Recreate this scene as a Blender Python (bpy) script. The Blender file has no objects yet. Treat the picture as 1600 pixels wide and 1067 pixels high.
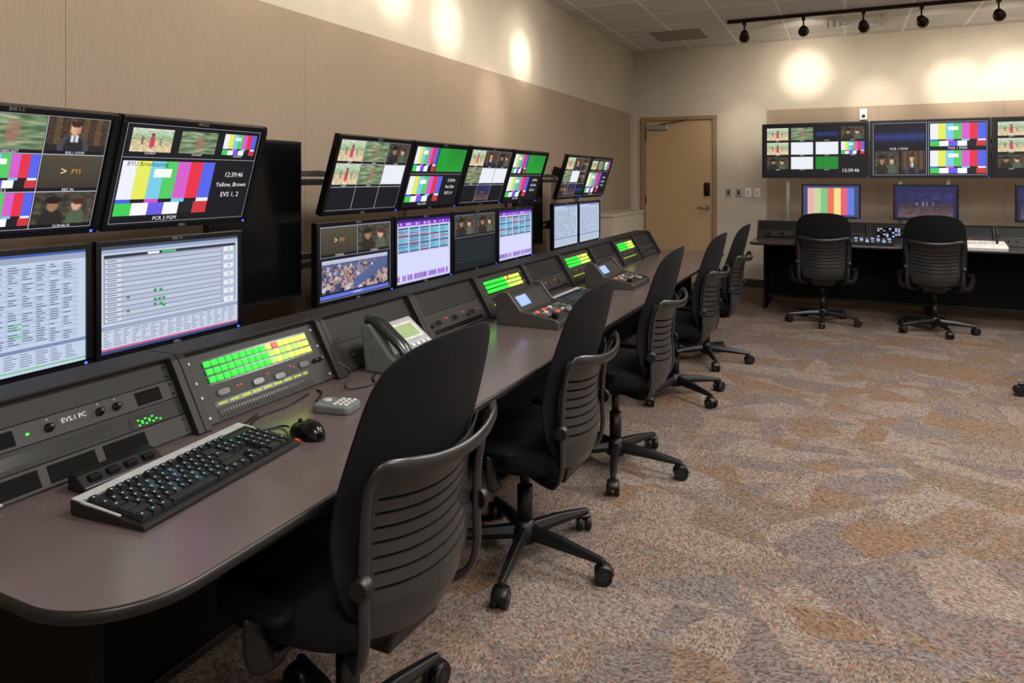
import bpy, math, random
from mathutils import Vector, Matrix, noise as mnoise
random.seed(7)
D = bpy.data
COL = bpy.context.scene.collection
try:
    bpy.context.scene.view_settings.view_transform = 'Standard'
except Exception:
    pass

# ------------------------------------------------------------------ materials
def lin(c):
    c = c / 255.0
    return c / 12.92 if c <= 0.04045 else ((c + 0.055) / 1.055) ** 2.4
def S(r, g, b):
    return (lin(r), lin(g), lin(b), 1.0)

def mat(name, color, rough=0.5, metal=0.0, em=None, es=0.0, vary=0.12, scale=40.0, bump=0.0, spec=0.5):
    m = D.materials.new(name); m.use_nodes = True
    nt = m.node_tree; b = nt.nodes['Principled BSDF']
    tc = nt.nodes.new('ShaderNodeTexCoord')
    nz = nt.nodes.new('ShaderNodeTexNoise'); nz.inputs['Scale'].default_value = scale
    nz.inputs['Detail'].default_value = 3
    nt.links.new(tc.outputs['Object'], nz.inputs['Vector'])
    rp = nt.nodes.new('ShaderNodeMapRange')
    rp.inputs['From Min'].default_value = 0.3; rp.inputs['From Max'].default_value = 0.7
    rp.inputs['To Min'].default_value = 1 - vary; rp.inputs['To Max'].default_value = 1 + vary
    nt.links.new(nz.outputs['Fac'], rp.inputs['Value'])
    vm = nt.nodes.new('ShaderNodeVectorMath'); vm.operation = 'SCALE'
    vm.inputs[0].default_value = color[:3]
    nt.links.new(rp.outputs['Result'], vm.inputs['Scale'])
    nt.links.new(vm.outputs['Vector'], b.inputs['Base Color'])
    b.inputs['Roughness'].default_value = rough
    b.inputs['Metallic'].default_value = metal
    b.inputs['Specular IOR Level'].default_value = spec
    if em:
        b.inputs['Emission Color'].default_value = em
        b.inputs['Emission Strength'].default_value = es
    if bump:
        bp = nt.nodes.new('ShaderNodeBump'); bp.inputs['Strength'].default_value = bump
        bp.inputs['Distance'].default_value = 0.002
        nt.links.new(nz.outputs['Fac'], bp.inputs['Height'])
        nt.links.new(bp.outputs['Normal'], b.inputs['Normal'])
    return m

M_BLACK = mat('black_plastic', S(15, 15, 17), 0.38, spec=.4)
M_BLACKM = mat('black_matte', S(7, 7, 8), 0.7, spec=.15)
M_GLOSS = mat('gloss_black', S(8, 8, 10), 0.2, spec=.3)
M_BEZEL = mat('bezel_black', S(11, 11, 16), 0.3, spec=.35)
M_FABRIC = mat('chair_fabric', S(9, 9, 12), 0.85, scale=350, vary=0.35, bump=0.5, spec=.2)
M_SHELL = mat('chair_shell_grey', S(36, 36, 38), 0.28, spec=.5)
M_FRAME = mat('chair_frame', S(24, 24, 26), 0.28, spec=.5)
M_RACK = mat('rack_grey', S(31, 29, 28), 0.5, scale=120, spec=.25)
M_RACKD = mat('rack_dark', S(17, 16, 16), 0.5, scale=120, spec=.2)
M_RACKP = mat('rack_panel', S(38, 37, 34), 0.45, scale=90, spec=.2)
M_CHEEK = mat('unit_grey', S(58, 55, 53), 0.5)
M_GRILLE = mat('grille', S(10, 9, 9), 0.8, scale=600, vary=0.6, spec=.1)
M_ALU = mat('aluminium', S(170, 168, 164), 0.35, 0.9)
M_CHROME = mat('chrome', S(190, 185, 175), 0.22, 1.0)
M_SILVER = mat('silver_plastic', S(150, 150, 152), 0.4)
M_LIGHTGREY = mat('lightgrey', S(180, 180, 180), 0.5)
M_MIDGREY = mat('midgrey', S(92, 96, 96), 0.45)
M_WHITE = mat('white', S(230, 228, 222), 0.5)
M_TEXTW = mat('text_white', S(190, 190, 190), 0.6, em=S(190, 190, 190), es=0.2)
M_KEY = mat('key_black', S(20, 22, 27), 0.45, spec=.4)
M_KEYL = mat('key_legend', S(150, 200, 220), 0.6, em=S(120, 170, 190), es=0.2)
M_TEALKEY = mat('key_teal', S(36, 52, 62), 0.45)
M_PAINT = mat('wall_paint', S(184, 175, 161), 0.85, vary=0.03, scale=6, bump=0.05)
M_DOOR = mat('door_paint', S(176, 148, 112), 0.5, vary=0.03, scale=8)
M_DFRAME = mat('door_frame_paint', S(140, 114, 84), 0.5, vary=0.04)
M_BASEB = mat('baseboard_rubber', S(50, 42, 36), 0.6)
M_BRONZE = mat('bronze', S(40, 26, 20), 0.35, 0.6)
M_CABTAN = mat('cabinet_beige', S(176, 166, 150), 0.5)
def glow(name, c, s):
    return mat(name, tuple(q * .25 for q in c[:3]) + (1,), 0.4, em=c, es=s, vary=0.05, spec=.25)
M_LCD = glow('lcd', S(160, 180, 130), .8)
M_TEAL = mat('handset_dark', S(24, 32, 31), 0.25)
G_GREEN = glow('glow_green', S(40, 250, 60), 1.15)
G_LIME = glow('glow_lime', S(160, 255, 100), 1.15)
G_YELLOW = glow('glow_yellow', S(220, 252, 90), 1.15)
G_RED = glow('glow_red', S(255, 60, 40), 1.2)
G_SALMON = glow('glow_salmon', S(240, 100, 80), .9)
G_AMBER = glow('glow_amber', S(190, 225, 40), 0.8)
G_BLUE = glow('glow_blue', S(40, 70, 255), 5.0)
G_CYANW = glow('glow_cyan', S(150, 180, 235), 0.9)
G_LAMP = glow('glow_lamp', S(255, 225, 180), 12.0)
G_FILL = glow('glow_fill', S(255, 240, 220), 2.0)  # glowing face of the added fill panels on the ceiling

# screen material (colours come from a mesh colour attribute)
M_SCREEN = D.materials.new('screen_glow'); M_SCREEN.use_nodes = True
nt = M_SCREEN.node_tree; b = nt.nodes['Principled BSDF']
at = nt.nodes.new('ShaderNodeAttribute'); at.attribute_name = 'Col'
b.inputs['Base Color'].default_value = (0.01, 0.01, 0.012, 1); b.inputs['Roughness'].default_value = 0.4
b.inputs['Specular IOR Level'].default_value = .2
nt.links.new(at.outputs['Color'], b.inputs['Emission Color']); b.inputs['Emission Strength'].default_value = 1.1

# carpet
M_CARPET = D.materials.new('carpet'); M_CARPET.use_nodes = True
nt = M_CARPET.node_tree; N = nt.nodes; L = nt.links; b = N['Principled BSDF']
tc = N.new('ShaderNodeTexCoord')
dn = N.new('ShaderNodeTexNoise'); dn.inputs['Scale'].default_value = 1.1; dn.inputs['Detail'].default_value = 0
L.new(tc.outputs['Object'], dn.inputs['Vector'])
sc = N.new('ShaderNodeVectorMath'); sc.operation = 'SCALE'; sc.inputs['Scale'].default_value = 0.25
L.new(dn.outputs['Color'], sc.inputs[0])
ad = N.new('ShaderNodeVectorMath'); ad.operation = 'ADD'
L.new(tc.outputs['Object'], ad.inputs[0]); L.new(sc.outputs['Vector'], ad.inputs[1])
def math_(op, a, bb):
    n = N.new('ShaderNodeMath'); n.operation = op
    for i, x in enumerate((a, bb)):
        if isinstance(x, (int, float)): n.inputs[i].default_value = x
        else: L.new(x, n.inputs[i])
    return n.outputs[0]
def voro(scale, off, sx=1.0, rot=0.0):
    mp = N.new('ShaderNodeMapping'); mp.inputs['Location'].default_value = off
    mp.inputs['Scale'].default_value = (sx, 1, 0); mp.inputs['Rotation'].default_value = (0, 0, rot)
    L.new(ad.outputs['Vector'], mp.inputs['Vector'])
    v = N.new('ShaderNodeTexVoronoi'); v.inputs['Scale'].default_value = scale
    L.new(mp.outputs['Vector'], v.inputs['Vector'])
    s = N.new('ShaderNodeSeparateColor'); L.new(v.outputs['Color'], s.inputs['Color'])
    return s
v1 = voro(3.2, (0, 0, 0), .7, .4); v2 = voro(2.3, (5.3, 2.1, 0), 1.5, -.5); v3 = voro(4.0, (1.7, 9.1, 0), .6, 1.1)
q2 = math_('GREATER_THAN', v2.outputs['Red'], 0.5)
q3 = math_('GREATER_THAN', v3.outputs['Green'], 0.55)
f = math_('FRACT', math_('ADD', math_('ADD', v1.outputs['Red'], math_('MULTIPLY', q2, 0.37)), math_('MULTIPLY', q3, 0.21)), 0)
rmp = N.new('ShaderNodeValToRGB'); rmp.color_ramp.interpolation = 'CONSTANT'
els = rmp.color_ramp.elements
cols = [(0, S(104, 94, 87)), (0.16, S(113, 102, 94)), (0.32, S(96, 88, 85)), (0.46, S(101, 88, 77)), (0.60, S(114, 104, 97)), (0.76, S(104, 87, 73)), (0.88, S(98, 91, 89))]
els[0].position = 0; els[0].color = cols[0][1]; els[1].position = cols[1][0]; els[1].color = cols[1][1]
for p, c in cols[2:]:
    e = els.new(p); e.color = c
L.new(f, rmp.inputs['Fac'])
# looped weave: grain direction changes from patch to patch
mpf = N.new('ShaderNodeVectorRotate'); mpf.rotation_type = 'Z_AXIS'
L.new(tc.outputs['Object'], mpf.inputs['Vector']); L.new(math_('MULTIPLY', math_('FLOOR', math_('MULTIPLY', f, 3), 0), 1.05), mpf.inputs['Angle'])
mps = N.new('ShaderNodeMapping'); mps.inputs['Scale'].default_value = (1, 0.5, 0); L.new(mpf.outputs['Vector'], mps.inputs['Vector'])
fv = N.new('ShaderNodeTexVoronoi'); fv.inputs['Scale'].default_value = 200
L.new(mps.outputs['Vector'], fv.inputs['Vector'])
sf = N.new('ShaderNodeSeparateColor'); L.new(fv.outputs['Color'], sf.inputs['Color'])
mr = N.new('ShaderNodeMapRange'); mr.inputs['To Min'].default_value = 0.42; mr.inputs['To Max'].default_value = 1.5
L.new(sf.outputs['Red'], mr.inputs['Value'])
vm = N.new('ShaderNodeVectorMath'); vm.operation = 'SCALE'
L.new(rmp.outputs['Color'], vm.inputs[0]); L.new(mr.outputs['Result'], vm.inputs['Scale'])
mx = N.new('ShaderNodeMix'); mx.data_type = 'RGBA'
patch = math_('GREATER_THAN', v3.outputs['Blue'], 0.55)
orr = math_('MULTIPLY', math_('GREATER_THAN', sf.outputs['Green'], 0.74), math_('ADD', math_('MULTIPLY', patch, .3), .22))
L.new(orr, mx.inputs['Factor']); L.new(vm.outputs['Vector'], mx.inputs['A']); mx.inputs['B'].default_value = S(120, 82, 56)
L.new(mx.outputs['Result'], b.inputs['Base Color']); b.inputs['Roughness'].default_value = 0.95
b.inputs['Specular IOR Level'].default_value = 0.1
bp = N.new('ShaderNodeBump'); bp.inputs['Strength'].default_value = 0.6; bp.inputs['Distance'].default_value = 0.003
L.new(fv.outputs['Distance'], bp.inputs['Height']); L.new(bp.outputs['Normal'], b.inputs['Normal'])

# fabric wall panel
def fabric_mat(name, base):
    m = D.materials.new(name); m.use_nodes = True
    nt = m.node_tree; N = nt.nodes; L = nt.links; b = N['Principled BSDF']
    tc = N.new('ShaderNodeTexCoord'); mp = N.new('ShaderNodeMapping')
    mp.inputs['Scale'].default_value = (230, 230, 12)
    L.new(tc.outputs['Object'], mp.inputs['Vector'])
    n1 = N.new('ShaderNodeTexNoise'); n1.inputs['Scale'].default_value = 1.0; n1.inputs['Detail'].default_value = 3
    L.new(mp.outputs['Vector'], n1.inputs['Vector'])
    n2 = N.new('ShaderNodeTexNoise'); n2.inputs['Scale'].default_value = 1.4
    L.new(tc.outputs['Object'], n2.inputs['Vector'])
    r = N.new('ShaderNodeMapRange'); r.inputs['From Min'].default_value = 0.3; r.inputs['From Max'].default_value = 0.7
    r.inputs['To Min'].default_value = 0.93; r.inputs['To Max'].default_value = 1.07
    L.new(n1.outputs['Fac'], r.inputs['Value'])
    r2 = N.new('ShaderNodeMapRange'); r2.inputs['To Min'].default_value = 0.9; r2.inputs['To Max'].default_value = 1.1
    L.new(n2.outputs['Fac'], r2.inputs['Value'])
    mm = N.new('ShaderNodeMath'); mm.operation = 'MULTIPLY'; L.new(r.outputs[0], mm.inputs[0]); L.new(r2.outputs[0], mm.inputs[1])
    v = N.new('ShaderNodeVectorMath'); v.operation = 'SCALE'; v.inputs[0].default_value = base[:3]
    L.new(mm.outputs[0], v.inputs['Scale']); L.new(v.outputs['Vector'], b.inputs['Base Color'])
    b.inputs['Roughness'].default_value = 0.7
    return m
M_PANEL = fabric_mat('wall_fabric', S(150, 133, 115))

# desk laminate
M_DESK = mat('desk_laminate', S(84, 73, 74), 0.2, vary=0.08, scale=210, spec=.8)
# ceiling tiles
M_CEIL = D.materials.new('ceiling_tiles'); M_CEIL.use_nodes = True
nt = M_CEIL.node_tree; N = nt.nodes; L = nt.links; b = N['Principled BSDF']
tc = N.new('ShaderNodeTexCoord')
br = N.new('ShaderNodeTexBrick'); br.offset = 0.0; br.inputs['Scale'].default_value = 1.0
br.inputs['Brick Width'].default_value = 0.61; br.inputs['Row Height'].default_value = 0.61
br.inputs['Mortar Size'].default_value = 0.012; br.inputs['Mortar Smooth'].default_value = 0.0
br.inputs['Color1'].default_value = S(208, 207, 204); br.inputs['Color2'].default_value = S(201, 200, 197); br.inputs['Mortar'].default_value = S(240, 239, 236)
L.new(tc.outputs['Object'], br.inputs['Vector'])
nz = N.new('ShaderNodeTexNoise'); nz.inputs['Scale'].default_value = 90; L.new(tc.outputs['Object'], nz.inputs['Vector'])
r = N.new('ShaderNodeMapRange'); r.inputs['To Min'].default_value = 0.85; r.inputs['To Max'].default_value = 1.15; L.new(nz.outputs['Fac'], r.inputs['Value'])
v = N.new('ShaderNodeVectorMath'); v.operation = 'SCALE'; L.new(br.outputs['Color'], v.inputs[0]); L.new(r.outputs[0], v.inputs['Scale'])
L.new(v.outputs['Vector'], b.inputs['Base Color']); b.inputs['Roughness'].default_value = 0.9

# ------------------------------------------------------------------ mesh builder
class MB:
    def __init__(s): s.v = []; s.f = []; s.m = []; s.s = []
    def add(s, vs, fs, mi=0, sm=False):
        o = len(s.v); s.v += [tuple(x) for x in vs]
        for q in fs: s.f.append([i + o for i in q]); s.m.append(mi); s.s.append(sm)
        return s
    def box(s, c, d, mi=0, R=None):
        hx, hy, hz = d[0] / 2, d[1] / 2, d[2] / 2
        vs = [Vector((x, y, z)) for x in (-hx, hx) for y in (-hy, hy) for z in (-hz, hz)]
        if R is not None: vs = [R @ q for q in vs]
        vs = [q + Vector(c) for q in vs]
        return s.add(vs, [(0, 1, 3, 2), (4, 6, 7, 5), (0, 4, 5, 1), (2, 3, 7, 6), (0, 2, 6, 4), (1, 5, 7, 3)], mi)
    def bb(s, a, c, mi=0):
        return s.box([(a[i] + c[i]) / 2 for i in range(3)], [abs(c[i] - a[i]) for i in range(3)], mi)
    def cyl(s, p0, p1, r0, r1=None, n=16, mi=0, sm=True):
        p0 = Vector(p0); p1 = Vector(p1); r1 = r0 if r1 is None else r1
        t = (p1 - p0).normalized(); a = t.orthogonal().normalized(); c = t.cross(a)
        vs = []
        for p, r in ((p0, r0), (p1, r1)):
            for i in range(n):
                an = 2 * math.pi * i / n; vs.append(p + (a * math.cos(an) + c * math.sin(an)) * r)
        s.add(vs, [(i, (i + 1) % n, n + (i + 1) % n, n + i) for i in range(n)], mi, sm)
        s.add(vs[:n], [tuple(range(n))[::-1]], mi); s.add(vs[n:], [tuple(range(n))], mi)
        return s
    def lathe(s, p0, axis, prof, n=20, mi=0):
        p0 = Vector(p0); t = Vector(axis).normalized(); a = t.orthogonal().normalized(); c = t.cross(a)
        vs = []
        for h, r in prof:
            for i in range(n):
                an = 2 * math.pi * i / n; vs.append(p0 + t * h + (a * math.cos(an) + c * math.sin(an)) * r)
        fs = []
        for j in range(len(prof) - 1):
            for i in range(n):
                k = (i + 1) % n; fs.append((j * n + i, j * n + k, (j + 1) * n + k, (j + 1) * n + i))
        fs.append(tuple(range(n))[::-1]); o = (len(prof) - 1) * n; fs.append(tuple(range(o, o + n)))
        return s.add(vs, fs, mi, True)
    def tube(s, path, a, bq=None, n=10, mi=0, up=(0, 0, 1), taper=None):
        bq = a if bq is None else bq
        P = [Vector(p) for p in path]; vs = []; up = Vector(up)
        for k, p in enumerate(P):
            t = (P[min(k + 1, len(P) - 1)] - P[max(k - 1, 0)]).normalized()
            x = t.cross(up)
            if x.length < 1e-3: x = t.orthogonal()
            x.normalize(); y = x.cross(t).normalized()
            sc = taper[k] if taper else 1
            for i in range(n):
                an = 2 * math.pi * i / n
                vs.append(p + x * math.cos(an) * a * sc + y * math.sin(an) * bq * sc)
        fs = []
        for j in range(len(P) - 1):
            for i in range(n):
                k = (i + 1) % n; fs.append((j * n + i, j * n + k, (j + 1) * n + k, (j + 1) * n + i))
        fs.append(tuple(range(n))[::-1]); o = (len(P) - 1) * n; fs.append(tuple(range(o, o + n)))
        return s.add(vs, fs, mi, True)
    def prism(s, poly, a0, a1, axis='z', mi=0, sm=False):
        def mk(p, h):
            if axis == 'z': return (p[0], p[1], h)
            if axis == 'y': return (p[0], h, p[1])
            return (h, p[0], p[1])
        n = len(poly); vs = [mk(p, a0) for p in poly] + [mk(p, a1) for p in poly]
        fs = [(i, (i + 1) % n, n + (i + 1) % n, n + i) for i in range(n)]
        s.add(vs, fs, mi, sm); s.add(vs[:n], [tuple(range(n))[::-1]], mi); s.add(vs[n:], [tuple(range(n))], mi)
        return s
    def text(s, txt, x, y, z, size, mi=0, align='CENTER'):
        vs, fs, w = text_geo(txt, align)
        return s.add([(x + q[0] * size, y + q[1] * size, z) for q in vs], fs, mi)
    def mesh(s, name):
        me = D.meshes.new(name); me.from_pydata(s.v, [], s.f)
        me.polygons.foreach_set('material_index', s.m); me.polygons.foreach_set('use_smooth', s.s)
        me.update(); return me
    def obj(s, name, mats, parent=None, bevel=0.0, seg=2, sub=0, label=None, fix=True):
        me = s.mesh(name)
        if fix:
            import bmesh
            bm = bmesh.new(); bm.from_mesh(me)
            bmesh.ops.remove_doubles(bm, verts=bm.verts, dist=1e-6)
            bmesh.ops.recalc_face_normals(bm, faces=bm.faces); bm.to_mesh(me); bm.free()
        for m in (mats if isinstance(mats, (list, tuple)) else [mats]): me.materials.append(m)
        return mkobj(name, me, parent, bevel, seg, sub, label)

def mkobj(name, me, parent=None, bevel=0, seg=2, sub=0, label=None):
    o = D.objects.new(name, me); COL.objects.link(o)
    if parent: o.parent = parent
    if bevel:
        q = o.modifiers.new('bevel', 'BEVEL'); q.width = bevel; q.segments = seg; q.limit_method = 'ANGLE'; q.angle_limit = math.radians(40)
    if sub:
        q = o.modifiers.new('sub', 'SUBSURF'); q.levels = sub; q.render_levels = sub
    if label: o['label'] = label
    return o

_tc = {}
def text_geo(txt, align='CENTER'):
    k = (txt, align)
    if k in _tc: return _tc[k]
    cu = D.curves.new('t', 'FONT'); cu.body = txt; cu.size = 1.0; cu.align_x = align; cu.align_y = 'CENTER'; cu.resolution_u = 2
    o = D.objects.new('t', cu); COL.objects.link(o)
    bpy.context.view_layer.update()
    me = D.meshes.new_from_object(o.evaluated_get(bpy.context.evaluated_depsgraph_get()))
    vs = [tuple(v.co) for v in me.vertices]; fs = [tuple(p.vertices) for p in me.polygons]
    D.objects.remove(o); D.curves.remove(cu); D.meshes.remove(me)
    w = max([v[0] for v in vs]) - min([v[0] for v in vs]) if vs else 0
    _tc[k] = (vs, fs, w); return _tc[k]

def root(name, loc, label, cat, rotz=0.0, basis=None, group=None):
    o = D.objects.new(name, None); COL.objects.link(o); o.empty_display_size = 0.1
    if basis:
        x, y, z = [Vector(q) for q in basis]
        o.matrix_world = Matrix(((x.x, y.x, z.x, loc[0]), (x.y, y.y, z.y, loc[1]), (x.z, y.z, z.z, loc[2]), (0, 0, 0, 1)))
    else:
        o.location = loc; o.rotation_euler = (0, 0, rotz)
    o['label'] = label; o['category'] = cat
    if group: o['group'] = group
    return o
def tag(o, label, cat, group=None):
    o['label'] = label; o['category'] = cat
    if group: o['group'] = group
    return o
def struct(o, label=None):
    o['kind'] = 'structure'
    if label: o['label'] = label
    return o
def copy_thing(r):
    n = r.copy(); COL.objects.link(n)
    for c in r.children:
        k = copy_thing(c); k.parent = n
    return n
def smooth_path(pts, sub=4):
    P = [Vector(p) for p in pts]; out = []
    for k in range(len(P) - 1):
        p0, p1, p2, p3 = P[max(k - 1, 0)], P[k], P[k + 1], P[min(k + 2, len(P) - 1)]
        for i in range(sub):
            t = i / sub; out.append(.5 * ((2 * p1) + (p2 - p0) * t + (2 * p0 - 5 * p1 + 4 * p2 - p3) * t * t + (3 * p1 - p0 - 3 * p2 + p3) * t ** 3))
    out.append(P[-1]); return out

# ------------------------------------------------------------------ room
XL, XR, YB, YN, ZC = -2.6, 3.4, 9.4, -2.0, 3.1
struct(MB().bb((XL - .1, YN - .1, -.1), (XR + .1, YB + .1, 0)).obj('floor', M_CARPET), 'patterned patchwork loop carpet in grey, taupe and rust')
struct(MB().bb((XL - .1, YN - .1, ZC), (XR + .1, YB + .1, ZC + .1)).obj('ceiling', M_CEIL), 'suspended ceiling with square acoustic tiles')
struct(MB().bb((XL - .1, YN, 0), (XL, YB, ZC)).obj('wall_left', M_PAINT), 'beige painted wall')
struct(MB().bb((XR, YN, 0), (XR + .1, YB, ZC)).obj('wall_right', M_PAINT), 'beige painted wall')
struct(MB().bb((XL - .1, YN - .1, 0), (XR + .1, YN, ZC)).obj('wall_near', M_PAINT), 'beige painted wall')
struct(MB().bb((XL - .1, YB, 0), (XR + .1, YB + .1, ZC)).obj('wall_back', M_PAINT), 'beige painted wall')
# fabric wall panels
ys = [-1.98, -0.85, 0.39, 1.63, 2.89, 4.15, 5.41, 6.67, 7.93, 9.15]
k = 1
for a, c in zip(ys[:-1], ys[1:]):
    struct(MB().bb((XL, a + .0005, .1), (XL + .025, c - .0005, 2.24)).obj('trim_%d' % k, M_PANEL, bevel=.0015), 'taupe fabric wrapped wall panel'); k += 1
xs = [-0.88, 0.36, 1.6, 3.38]
for a, c in zip(xs[:-1], xs[1:]):
    struct(MB().bb((a + .0005, YB - .025, .1), (c - .0005, YB, 2.24)).obj('trim_%d' % k, M_PANEL, bevel=.0015), 'taupe fabric wrapped wall panel'); k += 1
struct(MB().bb((XL, YN, 0), (XL + .012, YB, .1)).obj('baseboard_left', M_BASEB))
struct(MB().bb((-1.49, YB - .012, 0), (XR, YB, .1)).obj('baseboard_back', M_BASEB))
# door frame + door
dx0, dx1 = -2.49, -1.5
fr = MB().bb((dx0, YB - .05, 0), (dx0 + .05, YB, 2.2)).bb((dx1 - .05, YB - .05, 0), (dx1, YB, 2.2)).bb((dx0 + .05, YB - .05, 2.15), (dx1 - .05, YB, 2.2))
struct(fr.obj('trim_%d' % k, M_DFRAME, bevel=.004), 'tan painted metal door frame'); k += 1
door = struct(MB().bb((dx0 + .053, YB - .018, .01), (dx1 - .053, YB, 2.147)).obj('door_1', M_DOOR, bevel=.002), 'flush tan door')
MB().bb((dx0 + .07, YB - .075, 2.03), (dx0 + .37, YB - .018, 2.09)).obj('door_closer', M_ALU, door, .008)
MB().tube([(dx0 + .25, YB - .07, 2.1), (dx0 + .5, YB - .068, 2.13), (dx0 + .62, YB - .06, 2.155)], .008, .006).obj('closer_arm', M_BRONZE, door)
kp = MB().box((dx1 - .12, YB - .035, 1.24), (.075, .035, .17)).box((dx1 - .12, YB - .056, 1.21), (.05, .012, .09), 1)
kp.obj('keypad_lock', [M_BRONZE, M_GLOSS], door, .01)
hd = MB().cyl((dx1 - .12, YB - .018, 1.0), (dx1 - .12, YB - .03, 1.0), .035).cyl((dx1 - .12, YB - .03, 1.0), (dx1 - .12, YB - .065, 1.0), .012).tube([(dx1 - .12, YB - .062, 1.0), (dx1 - .17, YB - .066, 1.0), (dx1 - .23, YB - .06, 1.0)], .01, .009)
hd.obj('door_handle', M_CHROME, door)
for z in (.25, 1.1, 1.95):
    MB().cyl((dx0 + .058, YB - .026, z - .05), (dx0 + .058, YB - .026, z + .05), .007, n=10).obj('hinge', M_BRONZE, door)
# wall plates
for x, w, m, lab in ((-1.355, .07, M_ALU, 'steel wall plate with a switch'), (-1.23, .07, M_ALU, 'steel wall plate with a switch'), (-1.11, .07, M_WHITE, 'ivory wall switch plate'), (-1.0, .07, M_WHITE, 'ivory wall switch plate')):
    r_ = root('wall_switch', (x, YB, 1.2), lab, 'light switch', group='switch plates beside the door')
    MB().box((0, -.004, 0), (w, .008, .115)).obj('cover_plate', m, r_, .002)
    MB().box((0, -.013, 0), (.025, .01, .05)).obj('switch_rocker', M_RACKP if m is M_ALU else M_LIGHTGREY, r_, .003)
r_ = root('ceiling_vent', (0.1, 8.56, ZC), 'square slatted air diffuser in the ceiling grid', 'air vent')
g = MB()
for i, sz in enumerate((.58, .46, .34, .22)):
    h = sz / 2; z = -.005 - .008 * (i % 2)
    for s in (-1, 1):
        g.box((s * h, 0, z), (.03, sz + .03, .012)); g.box((0, s * h, z), (sz - .03, .03, .012))
g.box((0, 0, -.008), (.12, .12, .012))
g.obj('diffuser_louvers', M_LIGHTGREY, r_)
r_ = root('ceiling_vent', (-1.8, 8.5, ZC), 'grey perforated return grille in the ceiling', 'air vent')
g = MB().box((0, 0, -.004), (.58, .58, .008))
g.obj('grille_plate', mat('grille_grey', S(140, 138, 132), .7), r_)
sen = root('wall_sensor', (.2, YB - .025, 2.14), 'small white sensor with a round lens on the wall', 'sensor')
MB().box((0, -.02, 0), (.08, .04, .13)).obj('sensor_body', M_WHITE, sen, .008)
MB().cyl((0, -.04, -.02), (0, -.06, -.02), .022, .015).obj('sensor_lens', M_GLOSS, sen)

# beige cabinet by the left wall
cb = root('storage_cabinet', (-2.375, 7.75, 0), 'low beige storage cabinet standing against the wall', 'cabinet')
MB().bb((-.17, -.6, 0), (.17, .6, .97)).obj('cabinet_body', M_CABTAN, cb, .004)
MB().bb((-.185, -.615, .97), (.185, .615, 1.0)).obj('cabinet_top', M_CABTAN, cb, .004)
for s in (-1, 1):
    d_ = MB().bb((.17, min(0, s * .58) + .004, .08), (.19, max(0, s * .58) - .004, .95)).obj('cabinet_door', M_CABTAN, cb, .003)
    MB().bb((.19, s * .04 - .006, .6), (.21, s * .04 + .006, .72)).obj('handle', M_ALU, d_, .003)

# ------------------------------------------------------------------ desks
def rounded(x0, y0, x1, y1, rr, seg=24):
    pts = []
    for (cx, cy, a0), r in zip(((x0, y0, 180), (x1, y0, 270), (x1, y1, 0), (x0, y1, 90)), rr):
        sx = 1 if cx == x0 else -1; sy = 1 if cy == y0 else -1
        if r < 1e-4: pts.append((cx, cy)); continue
        ox, oy = cx + sx * r, cy + sy * r
        n = seg if r > .05 else 6
        for i in range(n + 1):
            a = math.radians(a0 + 90 * i / n); pts.append((ox + r * math.cos(a), oy + r * math.sin(a)))
    return pts
def desk(x0, y0, x1, y1, rr, label):
    i = .006
    w = MB().prism(rounded(x0 + i, y0 + i, x1 - i, y1 - i, [max(q - i, 0) for q in rr]), .725, .742).obj('console_worktop', M_DESK, bevel=.001)
    tag(w, label, 'desk')
    # rounded edge band (half-round profile swept round the outline)
    g = MB(); prof = [(-.007, .7415), (-.003, .7405), (-.001, .7375), (.0, .733), (.0, .727), (-.003, .721), (-.01, .717), (-.02, .716), (-.03, .716)]
    rings = []
    for off, z in prof:
        d = -off
        rings.append([(p[0], p[1], z) for p in rounded(x0 + d, y0 + d, x1 - d, y1 - d, [max(q - d, 0) if q else 0 for q in rr])])
    n = len(rings[0]); vs = [p for rg in rings for p in rg]; fs = []
    for j in range(len(rings) - 1):
        for i2 in range(n): fs.append((j * n + i2, j * n + (i2 + 1) % n, (j + 1) * n + (i2 + 1) % n, (j + 1) * n + i2))
    fs.append(tuple(range((len(rings) - 1) * n, len(rings) * n)))
    g.add(vs, fs, 0, True).obj('edge_band', M_BLACK, w, label='black rounded edge moulding')
    return w
desk(-2.3, .63, -.92, 6.3, [0, .17, .2, 0], 'long dark brown laminate worktop along the monitor wall')
desk(-.87, 7.35, 3.0, 8.62, [.1, .1, 0, 0], 'dark brown laminate worktop facing the wall displays')
def base_unit(mb, label):
    o = mb.obj('console_cabinet', [M_BLACKM, M_RACK], bevel=.003); tag(o, label, 'cabinet'); return o
g = MB().bb((-1.59, .8, .1), (-1.56, 6.15, .716)).bb((-1.56, .8, .1), (-1.545, 6.15, .125), 1)
for y in (.8, 1.87, 3.46, 5.05, 6.15):
    g.bb((-2.25, y - .0, 0), (-1.59 if 1 < y < 6 else -1.2, y + .03, .716))
base_unit(g, 'black panelled support cabinet below the long worktop')
g = MB().bb((-.75, 8.13, .1), (2.95, 8.16, .716)).bb((-.75, 8.115, .1), (2.95, 8.13, .125), 1)
for x in (-.78, .75, 2.95):
    g.bb((x, 7.9 if x != .75 else 8.16, 0), (x + .03, 8.55, .716))
base_unit(g, 'black panelled support cabinet below the rear worktop')

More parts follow.
